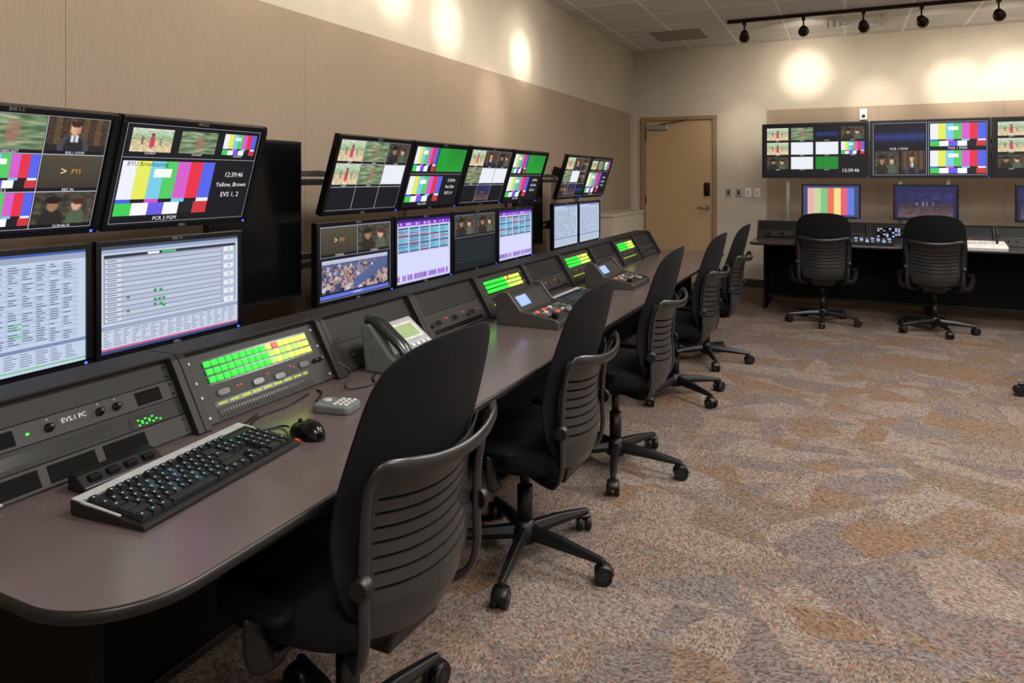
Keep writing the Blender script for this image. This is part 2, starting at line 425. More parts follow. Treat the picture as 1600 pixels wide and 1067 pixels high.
# ------------------------------------------------------------------ canvas for screens
def lerp(a, c, t): return tuple(a[i] + (c[i] - a[i]) * t for i in range(3))
def nz2(u, v, s, seed=0): return mnoise.noise(Vector((u * s, v * s, seed * 7.3)))
def im_field(u, v):
    c = lerp((200, 208, 190), (140, 170, 120), min(1, v * 2)) if v < .5 else lerp((190, 176, 140), (215, 196, 156), (v - .5) * 2)
    n = nz2(u, v, 14) * 50; c = tuple(q + n for q in c)
    if ((u - .5) / .07) ** 2 + ((v - .58) / .27) ** 2 < 1: c = (196, 60, 96)
    if ((u - .5) / .04) ** 2 + ((v - .26) / .09) ** 2 < 1: c = (90, 60, 50)
    if ((u - .72) / .03) ** 2 + ((v - .55) / .2) ** 2 < 1: c = (120, 140, 110)
    if ((u - .27) / .03) ** 2 + ((v - .5) / .2) ** 2 < 1: c = (130, 90, 80)
    return c
def im_blur(u, v):
    n = nz2(u * .25, v, 16, 2)
    c = lerp((74, 100, 66), (160, 172, 140), .5 + n)
    if ((u - .52) / .12) ** 2 + ((v - .5) / .33) ** 2 < 1: c = lerp(c, (170, 110, 90), .6)
    return c
def im_man(u, v):
    c = (62, 48, 36)
    if int(u * 9) % 2: c = (92, 70, 48)
    c = tuple(q + nz2(u, v, 20, 3) * 30 for q in c)
    if v > .8: c = (38, 30, 26)
    if ((u - .45) / .27) ** 2 + ((v - 1.0) / .5) ** 2 < 1: c = (66, 66, 78)
    if ((u - .45) / .17) ** 2 + ((v - 1.0) / .5) ** 2 < 1: c = (34, 34, 42)
    if abs(u - .45) < .05 + .1 * max(0, (.7 - v)) and .5 < v < .75: c = (214, 214, 218)
    if abs(u - .45) < .018 and .52 < v < .75: c = (40, 40, 52)
    if ((u - .45) / .085) ** 2 + ((v - .33) / .19) ** 2 < 1: c = lerp((214, 168, 136), (170, 120, 92), max(0, (u - .42) * 8))
    if ((u - .45) / .095) ** 2 + ((v - .18) / .1) ** 2 < 1: c = (50, 34, 26)
    return c
def im_two(u, v):
    c = lerp((44, 40, 34), (84, 80, 60), .5 + nz2(u, v, 9, 4))
    if ((u - .3) / .22) ** 2 + ((v - .95) / .45) ** 2 < 1: c = (40, 34, 30)
    if ((u - .3) / .09) ** 2 + ((v - .42) / .19) ** 2 < 1: c = (150, 112, 88)
    if ((u - .3) / .15) ** 2 + ((v - .24) / .12) ** 2 < 1: c = (26, 20, 18)
    if ((u - .72) / .15) ** 2 + ((v - .87) / .4) ** 2 < 1: c = (76, 92, 70)
    if ((u - .7) / .08) ** 2 + ((v - .42) / .17) ** 2 < 1: c = (206, 158, 132)
    if ((u - .73) / .11) ** 2 + ((v - .28) / .11) ** 2 < 1: c = (70, 40, 26)
    return c
_cr = random.Random(12)
_people = [(_cr.uniform(0, 1), .2 + .8 * _cr.random(), _cr.choice([(190, 190, 204), (60, 60, 84), (150, 120, 110), (110, 120, 160), (34, 36, 60), (176, 160, 150)])) for _ in range(230)]
_people.sort(key=lambda p: p[1])
def im_crowd(u, v):
    c = lerp((90, 96, 140), (60, 64, 100), v)
    c = tuple(q + nz2(u, v, 30, 5) * 40 for q in c)
    for pu, pv, pc in _people:
        r = .012 + .022 * pv
        if ((u - pu) / r) ** 2 + ((v - pv) / (r * 2.4)) ** 2 < 1: c = pc
        if ((u - pu) / (r * .5)) ** 2 + ((v - pv + r * 2.6) / (r * .9)) ** 2 < 1: c = (180, 145, 130)
    if u > .45 and abs((v - .55) + (u - .72) * 1.1) < .17: c = (92, 106, 150) if int((v + u) * 26) % 2 else (64, 78, 124)
    if v < .12: c = (180, 186, 210)
    return c
def im_night(u, v):
    c = lerp((8, 10, 26), (40, 60, 126), max(0, .9 - abs(v - .55) * 3)); return tuple(q + nz2(u, v, 12, 6) * 14 for q in c)
def im_stage(u, v):
    c = lerp((30, 30, 72), (44, 40, 92), u) if v < .42 else lerp((50, 38, 56), (104, 80, 74), min(1, (v - .42) * 1.6))
    for i, (x, k) in enumerate(((.34, .7), (.46, 1), (.53, .8), (.64, .6))):
        if ((u - x) / (.022 * k)) ** 2 + ((v - .46) / (.1 * k)) ** 2 < 1: c = (112, 104, 130)
    return tuple(q + nz2(u, v, 16, 8) * 22 for q in c)
BARS = [(228, 230, 240), (222, 226, 90), (116, 196, 226), (80, 196, 96), (206, 90, 196), (222, 46, 66), (80, 96, 226)]
class Canvas:
    def __init__(s, W, H): s.W = W; s.H = H; s.v = []; s.f = []; s.c = []
    def pt(s, x, y, l): return ((x - .5) * s.W, (1 - y) * s.H, l * .00035)
    def rect(s, x0, y0, x1, y1, c, l=1, c2=None):
        o = len(s.v); s.v += [s.pt(x0, y1, l), s.pt(x1, y1, l), s.pt(x1, y0, l), s.pt(x0, y0, l)]
        s.f.append([o, o + 1, o + 2, o + 3]); c2 = c2 or c
        s.c += [c2, c2, c, c]
    def image(s, x0, y0, x1, y1, fn, nu=40, nv=24, l=2):
        o = len(s.v); cs = []
        for j in range(nv + 1):
            for i in range(nu + 1):
                u, v = i / nu, j / nv
                s.v.append(s.pt(x0 + (x1 - x0) * u, y0 + (y1 - y0) * v, l)); cs.append(tuple(max(0, min(255, q)) for q in fn(u, v)))
        for j in range(nv):
            for i in range(nu):
                q = [j * (nu + 1) + i, (j + 1) * (nu + 1) + i, (j + 1) * (nu + 1) + i + 1, j * (nu + 1) + i + 1]
                s.f.append([o + k for k in q]); s.c += [cs[k] for k in q]
    def text(s, x, y, t, size, c=(230, 230, 235), align='CENTER', l=4):
        vs, fs, w = text_geo(t, align); o = len(s.v); p = s.pt(x, y, l)
        s.v += [(p[0] + q[0] * size * s.H, p[1] + q[1] * size * s.H, p[2]) for q in vs]
        for q in fs: s.f.append([o + k for k in q]); s.c += [c] * len(q)
    def bars(s, x0, y0, x1, y1, l=2, box=True):
        h = y1 - y0; w = (x1 - x0) / 7
        for i, c in enumerate(BARS): s.rect(x0 + i * w, y0, x0 + (i + 1) * w + .0005, y0 + h * .7, c, l)
        for i, c in enumerate([(70, 90, 226), (20, 20, 24), (206, 80, 196), (20, 20, 24), (110, 196, 226), (20, 20, 24), (228, 230, 240)]):
            s.rect(x0 + i * w, y0 + h * .7, x0 + (i + 1) * w, y0 + h * .77, c, l)
        for i, c in enumerate([(60, 200, 80), (240, 240, 245), (100, 90, 220), (240, 240, 245), (24, 24, 28), (200, 50, 60)]):
            s.rect(x0 + i * w * 7 / 6, y0 + h * .77, x0 + (i + 1) * w * 7 / 6, y1, c, l)
        if box: s.rect(x0 + w * 2.3, y0 + h * .14, x0 + w * 3.6, y0 + h * .3, (236, 240, 236), l + .6)
    def frame(s, x0, y0, x1, y1, c=(190, 190, 200), t=.004, l=1):
        ty = t * s.W / s.H
        s.rect(x0, y0, x1, y0 + ty, c, l); s.rect(x0, y1 - ty, x1, y1, c, l); s.rect(x0, y0, x0 + t, y1, c, l); s.rect(x1 - t, y0, x1, y1, c, l)
    def obj(s, parent, dz, dy, name='screen'):
        me = D.meshes.new(name); me.from_pydata([(a, b_ + dy, c + dz) for a, b_, c in s.v], [], s.f)
        ca = me.color_attributes.new('Col', 'FLOAT_COLOR', 'CORNER')
        buf = []
        for c in s.c: buf += [lin(c[0]), lin(c[1]), lin(c[2]), 1.0]
        ca.data.foreach_set('color', buf)
        me.materials.append(M_SCREEN); me.update()
        return mkobj(name, me, parent, label='lit display surface')
BK = (10, 11, 18)
def sc_fyi(c, x0, y0, x1, y1):
    c.rect(x0, y0, x1, y1, (76, 70, 52), 2, (56, 50, 40))
    cx, cy, h = (x0 + x1) / 2, (y0 + y1) / 2, (y1 - y0)
    c.text(cx - h * .14, cy, '>', h * .36, (240, 220, 150)); c.text(cx + h * .09, cy, 'FYI', h * .22, (205, 150, 70))
def cell(c, x0, y0, x1, y1, kind, lab='', fr=True):
    m = .006; q = (y1 - y0) * .11
    if fr: c.frame(x0, y0, x1, y1, (175, 175, 190), .0025)
    a = (x0 + m, y0 + m, x1 - m, y1 - q)
    if kind == 'bars': c.bars(*a)
    elif kind == 'fyi': sc_fyi(c, *a)
    elif kind == 'green': c.rect(*a, (30, 130, 44), 2)
    elif kind == 'white': c.rect(*a, (225, 228, 235), 2)
    elif kind: c.image(*a, kind, 40, 24)
    if lab: c.text((x0 + x1) / 2, y1 - q * .5, lab, (y1 - y0) * .1)
def C_multi9(W, H, cells):
    c = Canvas(W, H); c.rect(0, 0, 1, 1, BK, 0)
    for j in range(3):
        for i in range(3):
            kd, lb = cells[j * 3 + i]
            cell(c, .01 + i * .327, .01 + j * .325, .01 + (i + 1) * .327, .01 + (j + 1) * .325, kd, lb)
    return c
def C_program(W, H, txt, top):
    c = Canvas(W, H); c.rect(0, 0, 1, 1, BK, 0)
    c.frame(.01, .015, .99, .985, (180, 180, 190), .002)
    for i, kd in enumerate(top):
        cell(c, .04 + i * .325, .05, .32 + i * .325, .31, kd, '12:39:46;07', False)
    c.rect(.01, .335, .99, .339, (180, 180, 190), 1)
    c.bars(.025, .37, .665, .91); c.text(.05, .40, 'BYU Broadcasting', .06, (30, 36, 60), 'LEFT', l=6)
    c.text(.835, .5, txt[0], .074); c.text(.832, .61, txt[1], .068 if len(txt[1]) > 10 else .074); c.text(.835, .72, txt[2], .074)
    c.text(.37, .95, 'PCR 2 PGM', .055)
    return c
def C_sheet(W, H, head=(150, 160, 185), seed=1):
    rnd = random.Random(seed); c = Canvas(W, H)
    c.rect(0, 0, 1, 1, (186, 200, 222), 0)
    c.rect(0, 0, 1, .03, (60, 90, 160), 1); c.rect(0, .03, 1, .08, head, 1)
    for i in range(9): c.rect(.02 + i * .05, .04, .055 + i * .05, .07, (215, 220, 232), 2)
    for i in range(14): c.rect(.03 + i * .07, .1, .0315 + i * .07, .78, (140, 152, 180), 1)
    y = .1; j = 0
    while y < .77:
        if j % 2: c.rect(.02, y, .96, y + .02, (172, 188, 214), .5)
        for i in range(13):
            if rnd.random() < .8: c.rect(.036 + i * .07, y + .006, .036 + i * .07 + rnd.uniform(.02, .055), y + .014, (84, 96, 124), 2)
        if rnd.random() < .25: c.rect(.6, y + .001, .66, y + .019, (120, 190, 140), 1.5)
        y += .0205; j += 1
    c.rect(0, .79, 1, .82, (120, 134, 170), 2)
    for j in range(6):
        for i in range(12): c.rect(.03 + i * .078, .835 + j * .02, .03 + i * .078 + rnd.uniform(.03, .065), .842 + j * .02, (110, 118, 146), 2)
    c.rect(0, .965, 1, .975, (90, 190, 90), 3)
    return c
def C_timeline(W, H):
    c = Canvas(W, H); rnd = random.Random(5)
    c.rect(0, 0, 1, 1, (192, 202, 220), 0); c.rect(0, 0, 1, .035, (60, 70, 90), 1); c.rect(0, .035, 1, .07, (150, 165, 195), 1)
    c.rect(.02, .085, .98, .115, (40, 46, 60), 1.5)
    c.rect(.02, .115, .98, .72, (172, 182, 204), 1); c.frame(.02, .085, .98, .72, (60, 66, 84), .003, 2)
    c.rect(.86, .115, .862, .72, (60, 66, 84), 2)
    for j in range(13):
        y = .12 + j * .046
        c.rect(.03, y, .86, y + .0045, (60, 66, 82), 2)
        if j % 2: c.rect(.14, y + .006, .86, y + .045, (184, 193, 212), 1.5)
        c.rect(.03, y + .01, .13, y + .036, (205, 210, 222), 2); c.rect(.04, y + .018, .1, y + .026, (90, 96, 116), 3)
        if j % 2 == 0: c.rect(.88, y, .96, y + .05, (225, 228, 236), 3); c.text(.92, y + .025, 'CB', .035, (50, 54, 70), l=4)
    for x, y in ((.16, .49), (.16, .62), (.34, .46), (.38, .46), (.34, .55), (.37, .55), (.40, .55), (.34, .6), (.38, .6), (.40, .62)):
        c.rect(x, y, x + .022, y + .028, (60, 150, 90), 4)
    c.rect(.3, .09, .38, .11, (240, 244, 250), 4); c.rect(.4, .09, .5, .11, (70, 190, 110), 4)
    c.rect(0, .745, 1, .785, (150, 160, 185), 2)
    for j in range(7):
        for i in range(16): c.rect(.02 + i * .06, .795 + j * .022, .02 + i * .06 + rnd.uniform(.02, .055), .802 + j * .022, (116, 122, 148), 2)
    c.rect(0, .955, 1, .968, (215, 50, 110), 3); c.rect(0, .97, 1, 1, (60, 70, 120), 3)
    c.text(.93, .055, 'A', .05, (250, 120, 30), l=5)
    return c
def C_cyan(W, H, seed):
    rnd = random.Random(seed); c = Canvas(W, H)
    c.rect(0, 0, 1, 1, (190, 196, 232), 0); c.rect(0, 0, 1, .05, (50, 20, 110), 1); c.rect(.0, .05, 1, .11, (120, 60, 190), 1)
    for i in range(40): c.rect(.015 + i * .0243, .06, .03 + i * .0243, .1, rnd.choice([(220, 190, 250), (90, 30, 150), (180, 100, 230)]), 2)
    for i in range(5):
        for j in range(16):
            y = .14 + j * .024
            c.rect(.03 + i * .19, y, .2 + i * .19, y + .019, rnd.choice([(70, 180, 205), (84, 190, 215), (64, 120, 170), (80, 186, 210), (190, 150, 170)] if j % 5 else [(24, 24, 50)]), 2)
            if j % 5: c.rect(.04 + i * .19, y + .006, .04 + i * .19 + rnd.uniform(.04, .14), y + .012, (30, 60, 90), 3)
    c.rect(.03, .55, .97, .86, (210, 212, 244), 1)
    for j in range(12):
        c.rect(.04, .565 + j * .024, .95, .567 + j * .024, (160, 162, 206), 2)
    for i in range(8): c.rect(.04 + i * .13, .56, .042 + i * .13, .855, (170, 172, 214), 2)
    for i in range(44): c.rect(.015 + i * .022, .88, .03 + i * .022, .96, rnd.choice([(160, 60, 220), (60, 30, 150), (230, 210, 250), (150, 60, 180)]), 2)
    return c

# ------------------------------------------------------------------ monitors
MW, MH = .566, .362
def housing_mesh(W, H, bz, depth):
    g = MB()
    g.bb((-W / 2, 0, -.03), (W / 2, H, -.004))
    for a, c in (((-W / 2, 0), (W / 2, bz)), ((-W / 2, H - bz), (W / 2, H)), ((-W / 2, bz), (-W / 2 + bz, H - bz)), ((W / 2 - bz, bz), (W / 2, H - bz))):
        g.bb((a[0], a[1], -.004), (c[0], c[1], .004))
    vs = []
    for z, k in ((-.03, .9), (-.03 - depth * .6, .8), (-.03 - depth, .55)):
        w, h = W * k / 2, H * k / 2
        vs += [(-w, H / 2 - h, z), (w, H / 2 - h, z), (w, H / 2 + h, z), (-w, H / 2 + h, z)]
    fs = []
    for j in range(2):
        for i in range(4): fs.append((j * 4 + i, j * 4 + (i + 1) % 4, j * 4 + 4 + (i + 1) % 4, j * 4 + 4 + i))
    fs += [(8, 9, 10, 11), (0, 1, 2, 3)]
    g.add(vs, fs)
    return g
_hm = {}
def monitor(loc, basis, canvas, W=MW, H=MH, bz=.016, name='computer_monitor', label='', group=None, sticker=None, brand='DELL', bracket=.12, stand=None, depth=.03):
    r_ = root(name, loc, label, 'monitor', basis=basis, group=group)
    key = (W, H, bz)
    if key not in _hm:
        o = housing_mesh(W, H, bz, depth).obj('housing', M_BEZEL, r_, .002); _hm[key] = o
    else:
        o = _hm[key].copy(); COL.objects.link(o); o.parent = r_
    canvas.obj(r_, -.0035, bz)
    if sticker: MB().box((0, H - bz / 2, .0045), (len(sticker) * .0078 + .008, bz * .8, .001), 1).text(sticker, 0, H - bz / 2, .0052, .012).obj('label_sticker', [M_SILVER, M_RACKD], r_, fix=False)
    if brand: MB().text(brand, 0, bz / 2, .0046, .013).obj('brand_lettering', M_SILVER, r_, fix=False)
    MB().cyl((W / 2 - .02, bz / 2, .004), (W / 2 - .02, bz / 2, .0065), .004, n=10).obj('power_light', G_BLUE, r_, label='glowing blue power light')
    if bracket:
        MB().box((0, H / 2, -.03 - depth - .006), (.13, .13, .012)).box((0, H / 2, -.03 - depth - .012 - bracket / 2 + .0), (.05, .07, bracket)).obj('mounting_bracket', M_BLACK, r_, .003)
    if stand: stand(r_)
    return r_
SWs, SHs = MW - .032, MH - .032
tilt = math.radians(17.3)
BU = ((0, 1, 0), (math.sin(tilt), 0, math.cos(tilt)), (math.cos(tilt), 0, -math.sin(tilt)))
BL = ((0, 1, 0), (0, 0, 1), (1, 0, 0))
T2 = ('12:39:46', 'Red, Blue', 'EVS 3, 4')
def C_barsgreen():
    c = Canvas(SWs, SHs); c.rect(0, 0, 1, 1, BK, 0)
    c.bars(.03, .03, .42, .42); c.rect(.44, .03, .97, .42, (30, 150, 50), 2); c.image(.62, .05, .95, .38, lambda u, v: (28, 130 + 20 * v, 46), 4, 4, 2.4)
    c.rect(.01, .46, .99, .464, (180, 180, 190), 1)
    c.bars(.03, .5, .62, .92); c.text(.81, .57, T2[0], .075); c.text(.81, .68, T2[1], .075); c.text(.81, .79, T2[2], .075); c.text(.35, .96, 'PCR 2 PGM', .05)
    return c
up = [
 (1.085, C_multi9(SWs, SHs, [(im_field, 'VTR 1'), (im_blur, 'FORECAST'), (im_man, 'EVS.1 OTW'), (im_two, 'CAM 1'), ('bars', 'EVS 2'), ('fyi', 'REC IN'), (im_field, 'RED 1'), ('bars', 'POP'), (im_two, '12:39:46;10')]), 'EVS 1-1', 'grid of video feeds'),
 (1.665, C_program(SWs, SHs, ('12:39:46', 'Yellow, Brown', 'EVS 1, 2'), [im_field, im_blur, 'bars']), 'EVS 1-2', 'colour bars and clock'),
 (2.645, C_multi9(SWs, SHs, [(im_field, 'CAM 1'), (im_blur, 'CAM 2'), (im_two, 'CAM 3'), (im_field, 'CAM 4'), (im_blur, 'CAM 5'), ('white', ''), (None, ''), (None, ''), (None, '')]), 'EVS 2-1', 'half-filled grid of feeds'),
 (3.225, None, 'EVS 2-2', 'colour bars beside green'),
 (3.805, C_multi9(SWs, SHs, [(im_field, 'CAM 1'), (im_man, 'CAM 2'), (im_two, 'CAM 3'), (im_blur, 'CAM 4'), ('white', ''), ('white', ''), (None, ''), (im_stage, ''), (None, '')]), 'EVS 3-1', 'grid of small feeds'),
 (4.385, None, 'EVS 3-2', 'colour bars beside green'),
 (5.345, C_multi9(SWs, SHs, [(im_field, 'CAM 1'), (im_man, 'CAM 2'), (im_two, 'CAM 3'), (im_blur, 'CAM 4'), ('white', ''), (im_two, ''), (im_two, ''), (im_stage, ''), (im_night, '')]), 'EVS 4-1', 'grid of small feeds'),
 (5.925, C_program(SWs, SHs, ('12:39:46', 'Red, Blue', 'EVS 3, 4'), [im_field, im_blur, 'bars']), 'EVS 4-2', 'colour bars and clock')]
for y, cv, st, what in up:
    monitor((-2.02, y, 1.212), BU, cv or C_barsgreen(), label='black monitor tilted downward showing ' + what, group='upper row of tilted monitors', sticker=st)
def C_b1():
    c = Canvas(SWs, SHs); c.rect(0, 0, 1, 1, BK, 0)
    c.frame(.01, .01, .99, .99, (170, 175, 200), .003)
    cell(c, .02, .02, .5, .42, 'fyi', '12:39:46;12'); cell(c, .5, .02, .98, .42, im_two, '12:39:46;13')
    c.image(.04, .46, .94, .9, im_crowd, 110, 64); c.rect(.02, .92, .96, .97, (90, 110, 210), 2); c.text(.5, .945, '12:39:46;17', .045, l=5)
    return c
def C_b3():
    c = Canvas(SWs, SHs); c.rect(0, 0, 1, 1, (14, 22, 28), 0)
    cell(c, .02, .02, .48, .42, im_two, ''); cell(c, .52, .02, .98, .42, im_two, '')
    for j in range(8): c.rect(.05, .5 + j * .05, .9, .504 + j * .05, (60, 90, 80), 1)
    return c
low = [(1.085, C_sheet(SWs, SHs, seed=3), 'EVS 1-3', 'pale spreadsheet rows'), (1.665, C_timeline(SWs, SHs), 'EVS 1-4', 'pale editing timeline'),
       (2.645, C_b1(), 'EVS 2-3', 'crowd footage and small feeds'), (3.225, C_cyan(SWs, SHs, 4), 'EVS 2-4', 'cyan and violet table'),
       (3.805, C_b3(), 'EVS 3-3', 'dim feeds and dark rows'), (4.385, C_cyan(SWs, SHs, 9), 'EVS 3-4', 'cyan and violet table'),
       (5.345, C_sheet(SWs, SHs, seed=8), 'EVS 4-3', 'pale spreadsheet rows'), (5.925, C_sheet(SWs, SHs, seed=11), 'EVS 4-4', 'pale spreadsheet rows')]
for y, cv, st, what in low:
    monitor((-2.04, y, .818), BL, cv, label='black upright monitor showing ' + what, group='lower row of upright monitors', sticker=st, bracket=.095)
for y in (2.15, 4.88):
    r_ = root('flat_panel_display', (-2.155, y, .86), 'switched-off black flat panel in upright format behind monitors', 'display', basis=BL, group='blank upright panels')
    MB().bb((-.25, 0, -.035), (.25, .675, 0)).obj('housing', M_BEZEL, r_, .006)
    MB().bb((-.235, .015, 0), (.235, .66, .002)).obj('screen', M_GLOSS, r_)
for y0, y1 in ((.6, 4.75), (4.95, 6.3)):
    r_ = root('monitor_mounting_frame', (-2.245, (y0 + y1) / 2, .742), 'extruded aluminium frame carrying the monitors above the worktop', 'mounting frame', group='monitor frames')
    h = (y1 - y0) / 2
    for z in (.60, .64, .22, .26):
        MB().bb((.0, -h, z), (.025, h, z + .03)).obj('rail', M_ALU, r_, .003)
    n = max(2, int((y1 - y0) / 1.1))
    for i in range(n + 1):
        yy = -h + .1 + (2 * h - .2) * i / n
        MB().bb((-.035, yy - .02, 0), (-.0, yy + .02, .72)).obj('post', M_ALU, r_, .003)

# back wall displays
BB = ((1, 0, 0), (0, 0, 1), (0, -1, 0))
BWd, BHd = 1.105, .62
def C_wallmulti():
    c = Canvas(BWd - .05, BHd - .05); c.rect(0, 0, 1, 1, BK, 0)
    kinds = [[im_field, im_blur, im_night, im_two], [im_field, 'white', 'white', 'bars'], [im_two, 'white', 'green', None]]
    for j in range(3):
        for i in range(4):
            if kinds[j][i]: cell(c, .02 + i * .245, .04 + j * .29, .25 + i * .245, .32 + j * .29, kinds[j][i], 'CAM %d' % (j * 4 + i + 1), False)
    c.text(.85, .9, '12:39:46', .09); return c
def C_wallsplit():
    c = Canvas(BWd - .05, BHd - .05); c.rect(0, 0, 1, 1, BK, 0)
    c.frame(.005, .01, .485, .99, (180, 185, 210), .003); c.frame(.5, .01, .995, .99, (180, 185, 210), .003)
    c.image(.02, .04, .47, .46, im_night, 40, 24); c.text(.24, .5, 'PCR 1 PVW', .06); c.image(.02, .54, .24, .96, im_two, 34, 20); c.image(.26, .54, .47, .96, im_man, 34, 20)
    c.bars(.515, .04, .985, .46); c.text(.75, .5, 'PCR 1 PGM', .06); c.bars(.515, .54, .985, .96)
    return c
for i, (cv, w) in enumerate(((C_wallmulti(), 'small feeds'), (C_wallsplit(), 'split preview and colour bars'), (C_wallmulti(), 'small feeds'))):
    monitor((-.865 + BWd / 2 + i * (BWd + .008), 8.62, 1.385), BB, cv, W=BWd, H=BHd, bz=.025, name='wall_display', label='large black flat display showing ' + w, group='large displays above the rear desk', brand=None, bracket=.05)
r_ = root('monitor_mounting_frame', (1.0, 8.8, 0), 'extruded aluminium frame holding the large displays', 'mounting frame', group='monitor frames')
for x in (-1.6, -.45, .0, .9, 1.6): MB().bb((x - .02, -.0, 0), (x + .02, .04, 1.9)).obj('post', M_ALU, r_, .003)
for z in (1.6, 1.75): MB().bb((-1.8, -.025, z), (1.8, 0, z + .04)).obj('rail', M_ALU, r_, .003)
def dstand(r_):
    MB().bb((-.03, -.21, -.1), (.03, .2, -.085)).bb((-.11, -.213, -.16), (.11, -.2, -.02)).obj('stand', M_BLACK, r_, .004)
def C_barsfull():
    c = Canvas(SWs, SHs); c.rect(0, 0, 1, 1, (60, 70, 110), 0)
    w = .84 / 7
    for i, q in enumerate([(225, 165, 170), (190, 205, 150), (120, 190, 130), (225, 110, 90), (236, 214, 130), (220, 90, 116), (96, 116, 215)]): c.rect(.08 + i * w, .07, .08 + (i + 1) * w, .93, q, 2)
    return c
def C_dark():
    c = Canvas(SWs, SHs); c.rect(0, 0, 1, 1, (26, 30, 76), 0); c.image(.05, .2, .95, .95, im_stage, 60, 36); return c
for x, cv, w in ((-.135, C_barsfull(), 'vertical colour bars'), (.73, C_dark(), 'dim stage footage'), (1.76, C_dark(), 'dim stage footage')):
    monitor((x, 8.15, .955), BB, cv, label='black monitor on the rear desk showing ' + w, group='monitors on the rear desk', brand=None, bracket=.02, stand=dstand)

# ------------------------------------------------------------------ rack console modules
SL = Vector((-.10, 0, .165)); SLn = SL.normalized(); NN = Vector((SLn.z, 0, -SLn.x))
MODW = .53
prof = [(-.020, 0), (-.116, .164), (-.118, .178), (-.21, .178), (-.21, 0)]
cheek = [(0, 0), (.004, .004), (-.094, .172), (-.108, .182), (-.214, .182), (-.214, 0)]
btn_meshes = {}
def button(parent, x, y, m, name='button', w=.0186, h=.0156, t=.006):
    k = (m.name, w, h)
    if k not in btn_meshes:
        o = MB().box((0, 0, t / 2), (w, h, t)).obj(name, m, parent, .001); btn_meshes[k] = o.data
    else: o = mkobj(name, btn_meshes[k], parent, .001)
    o.location = (x, y, .004); return o
def knob(parent, x, y, r=.009, name='knob'):
    k = ('knob', r)
    if k not in btn_meshes:
        o = MB().lathe((0, 0, 0), (0, 0, 1), [(0, r * 1.15), (.003, r * 1.1), (.004, r * .8), (.014, r * .7), (.0155, r * .5)], 18).obj(name, M_BLACK, parent); btn_meshes[k] = o.data
    else: o = mkobj(name, btn_meshes[k], parent)
    o.location = (x, y, .004); return o
def oval(g, x, y, w, h, mi, z0=.004, z1=.0055):
    pts = []
    for i in range(20):
        a = 2 * math.pi * i / 20; pts.append((x + math.copysign(abs(math.cos(a)) ** .6, math.cos(a)) * w / 2, y + math.copysign(abs(math.sin(a)) ** .6, math.sin(a)) * h / 2))
    g.prism(pts, z0, z1, mi=mi)
